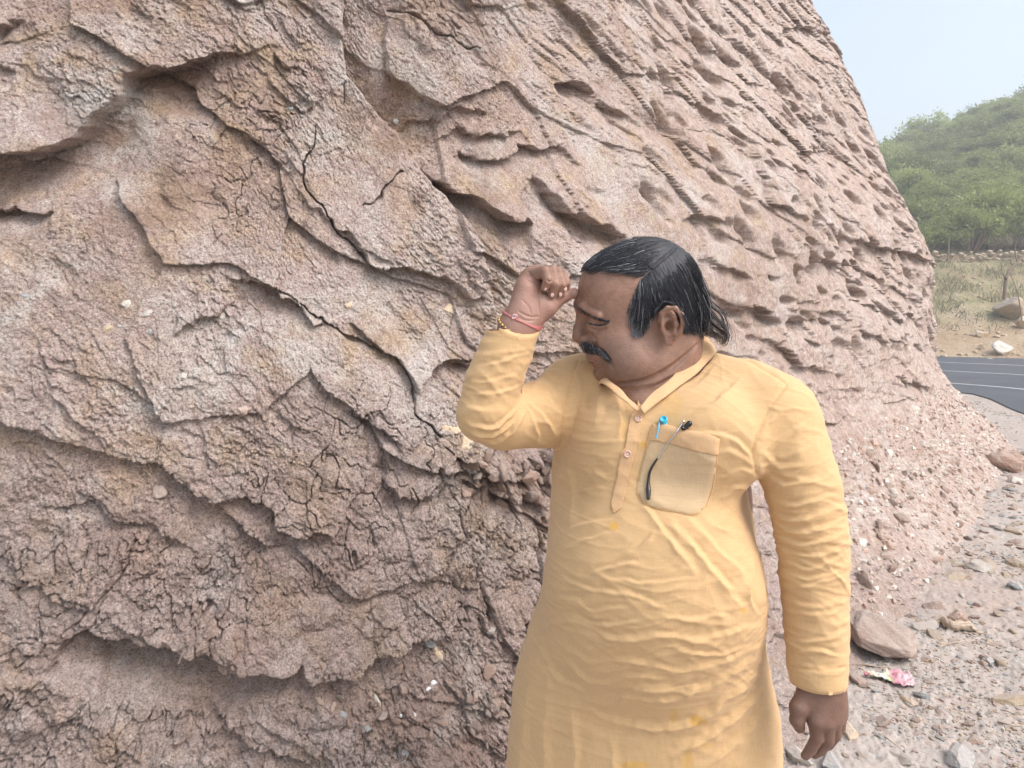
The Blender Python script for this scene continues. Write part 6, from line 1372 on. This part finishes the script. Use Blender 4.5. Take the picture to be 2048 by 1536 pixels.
o = mesh_np("stone_wall", np.vstack(Vs), np.vstack(Fs), MS["tan"], smooth=False); tag(o, "low rubble stone wall running along the top of the dry bank", "wall")
# foliage
def leaf_mat(name, a, b, c):
    t = NT(name); n = t.noise(t.coord(), 1.1, 3, .6); rn = t.attr("rnd"); inf = t.n("ObjectInfo")
    f = t.math('MULTIPLY_ADD', rn, .45, t.math('MULTIPLY', n, .75)); col = t.ramp(f, [(.3, a), (.55, b), (.8, c)]); h2 = t.n("HueSaturation"); t.link(col, h2.inputs["Color"]); t.link(t.math('MULTIPLY_ADD', inf.outputs["Random"], .6, .75), h2.inputs["Value"])
    m = t.fin(h2.outputs[0], .7, None, .25); t.b.inputs["Transmission Weight"].default_value = 0; tr = t.n("BsdfTranslucent"); t.link(h2.outputs[0], tr.inputs[0]); ms = t.n("MixShader"); ms.inputs[0].default_value = .4; t.link(t.b.outputs[0], ms.inputs[1]); t.link(tr.outputs[0], ms.inputs[2]); t.link(ms.outputs[0], t.out.inputs[0]); return m
LM = [leaf_mat("green_leaves", (.18, .23, .075), (.26, .31, .11), (.34, .37, .15)), leaf_mat("yellow_green_leaves", (.17, .20, .07), (.25, .28, .10), (.32, .34, .14)), leaf_mat("dry_grey_leaves", (.19, .18, .11), (.26, .25, .16), (.34, .31, .21))]
BK = plain("bark", (.20, .155, .115), .9, .2, 0, .3, 12); PALE = plain("pale_stem", (.36, .35, .27), .8, .2, 0, .2, 8)
def crown_mesh(seed, nl, rx, rz, leaf, trunk_h):
    rs = np.random.RandomState(seed); nc = 26; cc = rs.normal(size=(nc, 3)); cc /= np.linalg.norm(cc, axis=1)[:, None]; cc *= rs.uniform(.35, .95, (nc, 1)) ** .7; cc[:, 2] = np.abs(cc[:, 2]) * 1.1 - .15
    wts = rs.uniform(.4, 1.6, nc); k = rs.choice(nc, nl, p=wts / wts.sum()); p_ = cc[k] + rs.normal(0, .15, (nl, 3)) * rs.uniform(.5, 1.3, nc)[k][:, None]; p_ = p_ * [rx, rx, rz] + [0, 0, trunk_h + rz * .35]
    n_ = rs.normal(size=(nl, 3)) + [0, 0, .5]; n_ /= np.linalg.norm(n_, axis=1)[:, None]; u = np.cross(n_, rs.normal(size=(nl, 3))); u /= np.linalg.norm(u, axis=1)[:, None]; v = np.cross(n_, u); s_ = leaf * rs.uniform(.5, 1.3, (nl, 1))
    V = np.stack([p_ - u * s_, p_ - v * s_ * .45, p_ + u * s_, p_ + v * s_ * .45], 1).reshape(-1, 3); return V, np.arange(nl * 4).reshape(-1, 4), np.repeat(rs.rand(nl), 4), cc * [rx, rx, rz] + [0, 0, trunk_h + rz * .35]
protoB = []
for k in range(9):
    kind = k % 3; nl = [5200, 4600, 2600][kind]; rx, rz, th_k = [(1.5, 1.25, .5), (1.35, 1.1, .35), (1.2, .95, .3)][kind]
    V, F, rn_, cc = crown_mesh(60 + k, nl, rx, rz, [.085, .085, .055][kind], th_k); root = empty("bush", (0, 0, 0), "x", "bush"); cr = mesh_np("crown", V, F, LM[kind], attrs={"rnd": rn_}); cr.parent = root
    rs = np.random.RandomState(k); cv, rr_ = [], []
    for j in range(len(cc)):
        t_ = np.linspace(0, 1, 6)[:, None]; e_ = cc[j] * 1.02; c_ = np.array([0, 0, -.3]) * (1 - t_) + e_ * t_ + np.array([0, 0, .25]) * np.sin(t_ * 3.1) * .6 + rs.normal(0, .04, (6, 3)) * t_; cv.append(c_); rr_.append(np.linspace(.05, .010, 6))
    V, F = tubes(np.array(cv), np.array(rr_), 5); tr_ = mesh_np("trunk", V, F, BK); tr_.parent = root; protoB.append((root, cr, tr_, kind))
used_ = set(); rs = np.random.RandomState(21); cnt = 0
blabel = ["dense mid green bush on the hillside beyond the road", "bright yellow green bush on the hillside beyond the road", "dry greyish bush on the hillside beyond the road"]
spots = []
for px in np.arange(1765, 2130, 33):
    for d in np.arange(33.5, 75, 2.3): spots.append((px + rs.uniform(-17, 17), d + rs.uniform(-1.0, 1.0)))
for i, (px, d) in enumerate(spots):
    x = (px - 1024) / FPX * d; y = d; z = hz(x, y)
    if z < 4.2: continue
    k = rs.choice(9, p=np.array([5, 3, 2] * 3) / 30.0); root, cr, tr_, kind = protoB[k]
    if k in used_:
        r2 = root.copy(); COL.objects.link(r2)
        for ch in (cr, tr_): c2 = ch.copy(); COL.objects.link(c2); c2.parent = r2
    else: r2 = root; used_.add(k)
    s_ = rs.uniform(.65, 1.25) * (1 + (d - 35) * .006); r2.location = (x, y, z - .1); r2.scale = (s_, s_, s_ * rs.uniform(.8, 1.15)); r2.rotation_euler = (0, 0, rs.uniform(0, 6)); q_, _d = proj(np.array([[x, y, z + 1.2]])); vv = "just above the stone wall" if d < 37 else ("low on the hill" if d < 44 else ("halfway up the hill" if d < 54 else ("high on the hill" if d < 65 else "on the skyline ridge"))); hh_ = "beside the cliff edge" if q_[0, 0] < 1870 else ("left of middle" if q_[0, 0] < 1930 else ("right of middle" if q_[0, 0] < 1990 else ("at the right edge" if q_[0, 0] < 2048 else "just past the right edge")))
    tag(r2, ["dense mid green", "bright yellow green", "dry greyish"][kind] + (" big" if s_ > 1.12 else (" small" if s_ < .85 else "")) + " bush " + vv + ", " + hh_, "bush", ["green bushes on the hillside", "yellow green bushes on the hillside", "dry bushes on the hillside"][kind]); cnt += 1
for k, (root, cr, tr_, kind) in enumerate(protoB):
    if k not in used_:
        for o in (cr, tr_, root): bpy.data.objects.remove(o)
print("bushes", cnt)
# succulent clumps with pale upright stems
def succulent(px, d, seed, lb, n=26, h=1.7):
    rs = np.random.RandomState(seed); x = (px - 1024) / FPX * d; root = empty("succulent", (x, d, hz(x, d)), lb, "succulent plant", "pale stemmed succulents on the hillside"); cv, rr_ = [], []
    for j in range(n):
        a = rs.uniform(0, 6.28); L = h * rs.uniform(.6, 1.1); o_ = np.array([math.cos(a), math.sin(a), 0]) * rs.uniform(.1, .55); t_ = np.linspace(0, 1, 7)[:, None]; cv.append(o_ * (t_ ** .5) * 1.3 + np.array([0, 0, L]) * t_ + [0, 0, .2]); rr_.append(np.interp(np.linspace(0, 1, 7), [0, .8, 1], [.035, .03, .015]))
    V, F = tubes(np.array(cv), np.array(rr_), 6); o = mesh_np("stems", V, F, PALE); o.parent = root
    tips = np.array([c[-1] for c in cv]); nl = 40 * n; p_ = np.repeat(tips, 40, 0) + rs.normal(0, .10, (nl, 3)); u = rs.normal(size=(nl, 3)); u /= np.linalg.norm(u, axis=1)[:, None]; v = np.cross(u, rs.normal(size=(nl, 3))); v /= np.linalg.norm(v, axis=1)[:, None]
    V = np.stack([p_ - u * .05, p_ - v * .022, p_ + u * .05, p_ + v * .022], 1).reshape(-1, 3); o = mesh_np("leaves", V, np.arange(nl * 4).reshape(-1, 4), LM[1], attrs={"rnd": np.repeat(rs.rand(nl), 4)}); o.parent = root
succulent(2035, 41, 1, "largest clump of pale upright succulent stems with yellow green tips", 30, 2.2); succulent(1990, 44, 2, "clump of pale succulent stems left of the largest one", 18, 1.6); succulent(2050, 36.5, 3, "low clump of pale succulent stems nearest the stone wall", 20, 1.4)
# thin bare trees on the bank
def bare(name, line, r0, lb, d, cat="branch"):
    c = catmull([P(a, b_, d + dz) for a, b_, dz in line], 8); V, F = tubes(c[None], np.array([np.linspace(r0, r0 * .35, len(c))]), 7); o = mesh_np(name, V, F, BK); tag(o, lb, cat); return o
br = bare("dead_tree", [(2008, 598, 0), (2012, 560, 0), (2020, 540, .1), (2034, 525, .2), (2060, 500, .4), (2100, 470, .6)], .065, "dead tree leaning over the large tan boulder", 25.5, "dead tree")
for ln in ([(2012, 562, 0), (2004, 540, .2), (2002, 520, .3)], [(2034, 525, .2), (2030, 500, .2), (2034, 480, .2)], [(2042, 518, .25), (2058, 535, .1), (2075, 570, 0)]):
    c = catmull([P(a, b_, 25.5 + dz) for a, b_, dz in ln], 6); V, F = tubes(c[None], np.array([np.linspace(.028, .01, len(c))]), 6); o = mesh_np("limb", V, F, BK); o.parent = br
bare("dead_stalk", [(2044, 640, -.6), (2036, 590, -.5), (2022, 552, -.3), (2014, 540, -.2)], .02, "thin pale dead stalk in front of the large tan boulder", 25.2, "dead stalk")
bare("wooden_post", [(1895, 522, 0), (1897, 500, 0), (1898, 470, 0)], .05, "slim green grey stem standing in front of the stone wall", 32.0, "stem")
# dry grass and low scrub on the bank
rs = np.random.RandomState(31); n = 70000; xx = rs.uniform(8, 36, n); yy = rs.uniform(20, 44, n); zz3, dd3 = hill_z(xx, yy); k = (dd3 > 2.0) & (rs.rand(n) < sst(-.3, .3, fbm(xx * .8, yy * .8, 3, 5)) * sst(1.5, 4, dd3)); xx, yy, zz3 = xx[k], yy[k], zz3[k]; m = len(xx)
a = rs.uniform(0, 6.28, m); L = rs.uniform(.08, .30, m); u = np.stack([np.cos(a), np.sin(a), 0 * a], 1); p_ = np.stack([xx, yy, zz3], 1); tip = p_ + np.stack([rs.normal(0, .12, m), rs.normal(0, .12, m), L], 1)
V = np.stack([p_ - u * .016, p_ + u * .016, tip + u * .006, tip - u * .006], 1).reshape(-1, 3); o = mesh_np("dry_grass", V, np.arange(m * 4).reshape(-1, 4), LM[2], attrs={"rnd": np.repeat(rs.rand(m), 4)}); tag(o, "dry grass and low scrub growing on the bank", "grass", None, "stuff")

# ================================================================== HAZE over the valley
hm = bpy.data.materials.new("haze"); hm.use_nodes = True; hn = hm.node_tree; hn.nodes.remove(hn.nodes["Principled BSDF"])
pvn = hn.nodes.new("ShaderNodeVolumePrincipled"); pvn.inputs["Color"].default_value = (.93, .96, 1.0, 1); pvn.inputs["Density"].default_value = .0045; pvn.inputs["Anisotropy"].default_value = .2
hn.links.new(pvn.outputs[0], hn.nodes["Material Output"].inputs["Volume"])
bx0, bx1 = np.array([-90, -60, -3.0]), np.array([150, 190, 33.0])
hV8 = np.array([[(bx0, bx1)[i][0], (bx0, bx1)[j][1], (bx0, bx1)[k][2]] for i in (0, 1) for j in (0, 1) for k in (0, 1)])
hzb = mesh_np("haze", hV8, np.array([[0, 1, 3, 2], [4, 6, 7, 5], [0, 4, 5, 1], [2, 3, 7, 6], [0, 2, 6, 4], [1, 5, 7, 3]]), hm, smooth=False); tag(hzb, "pale haze lying over the valley", "haze", None, "stuff")
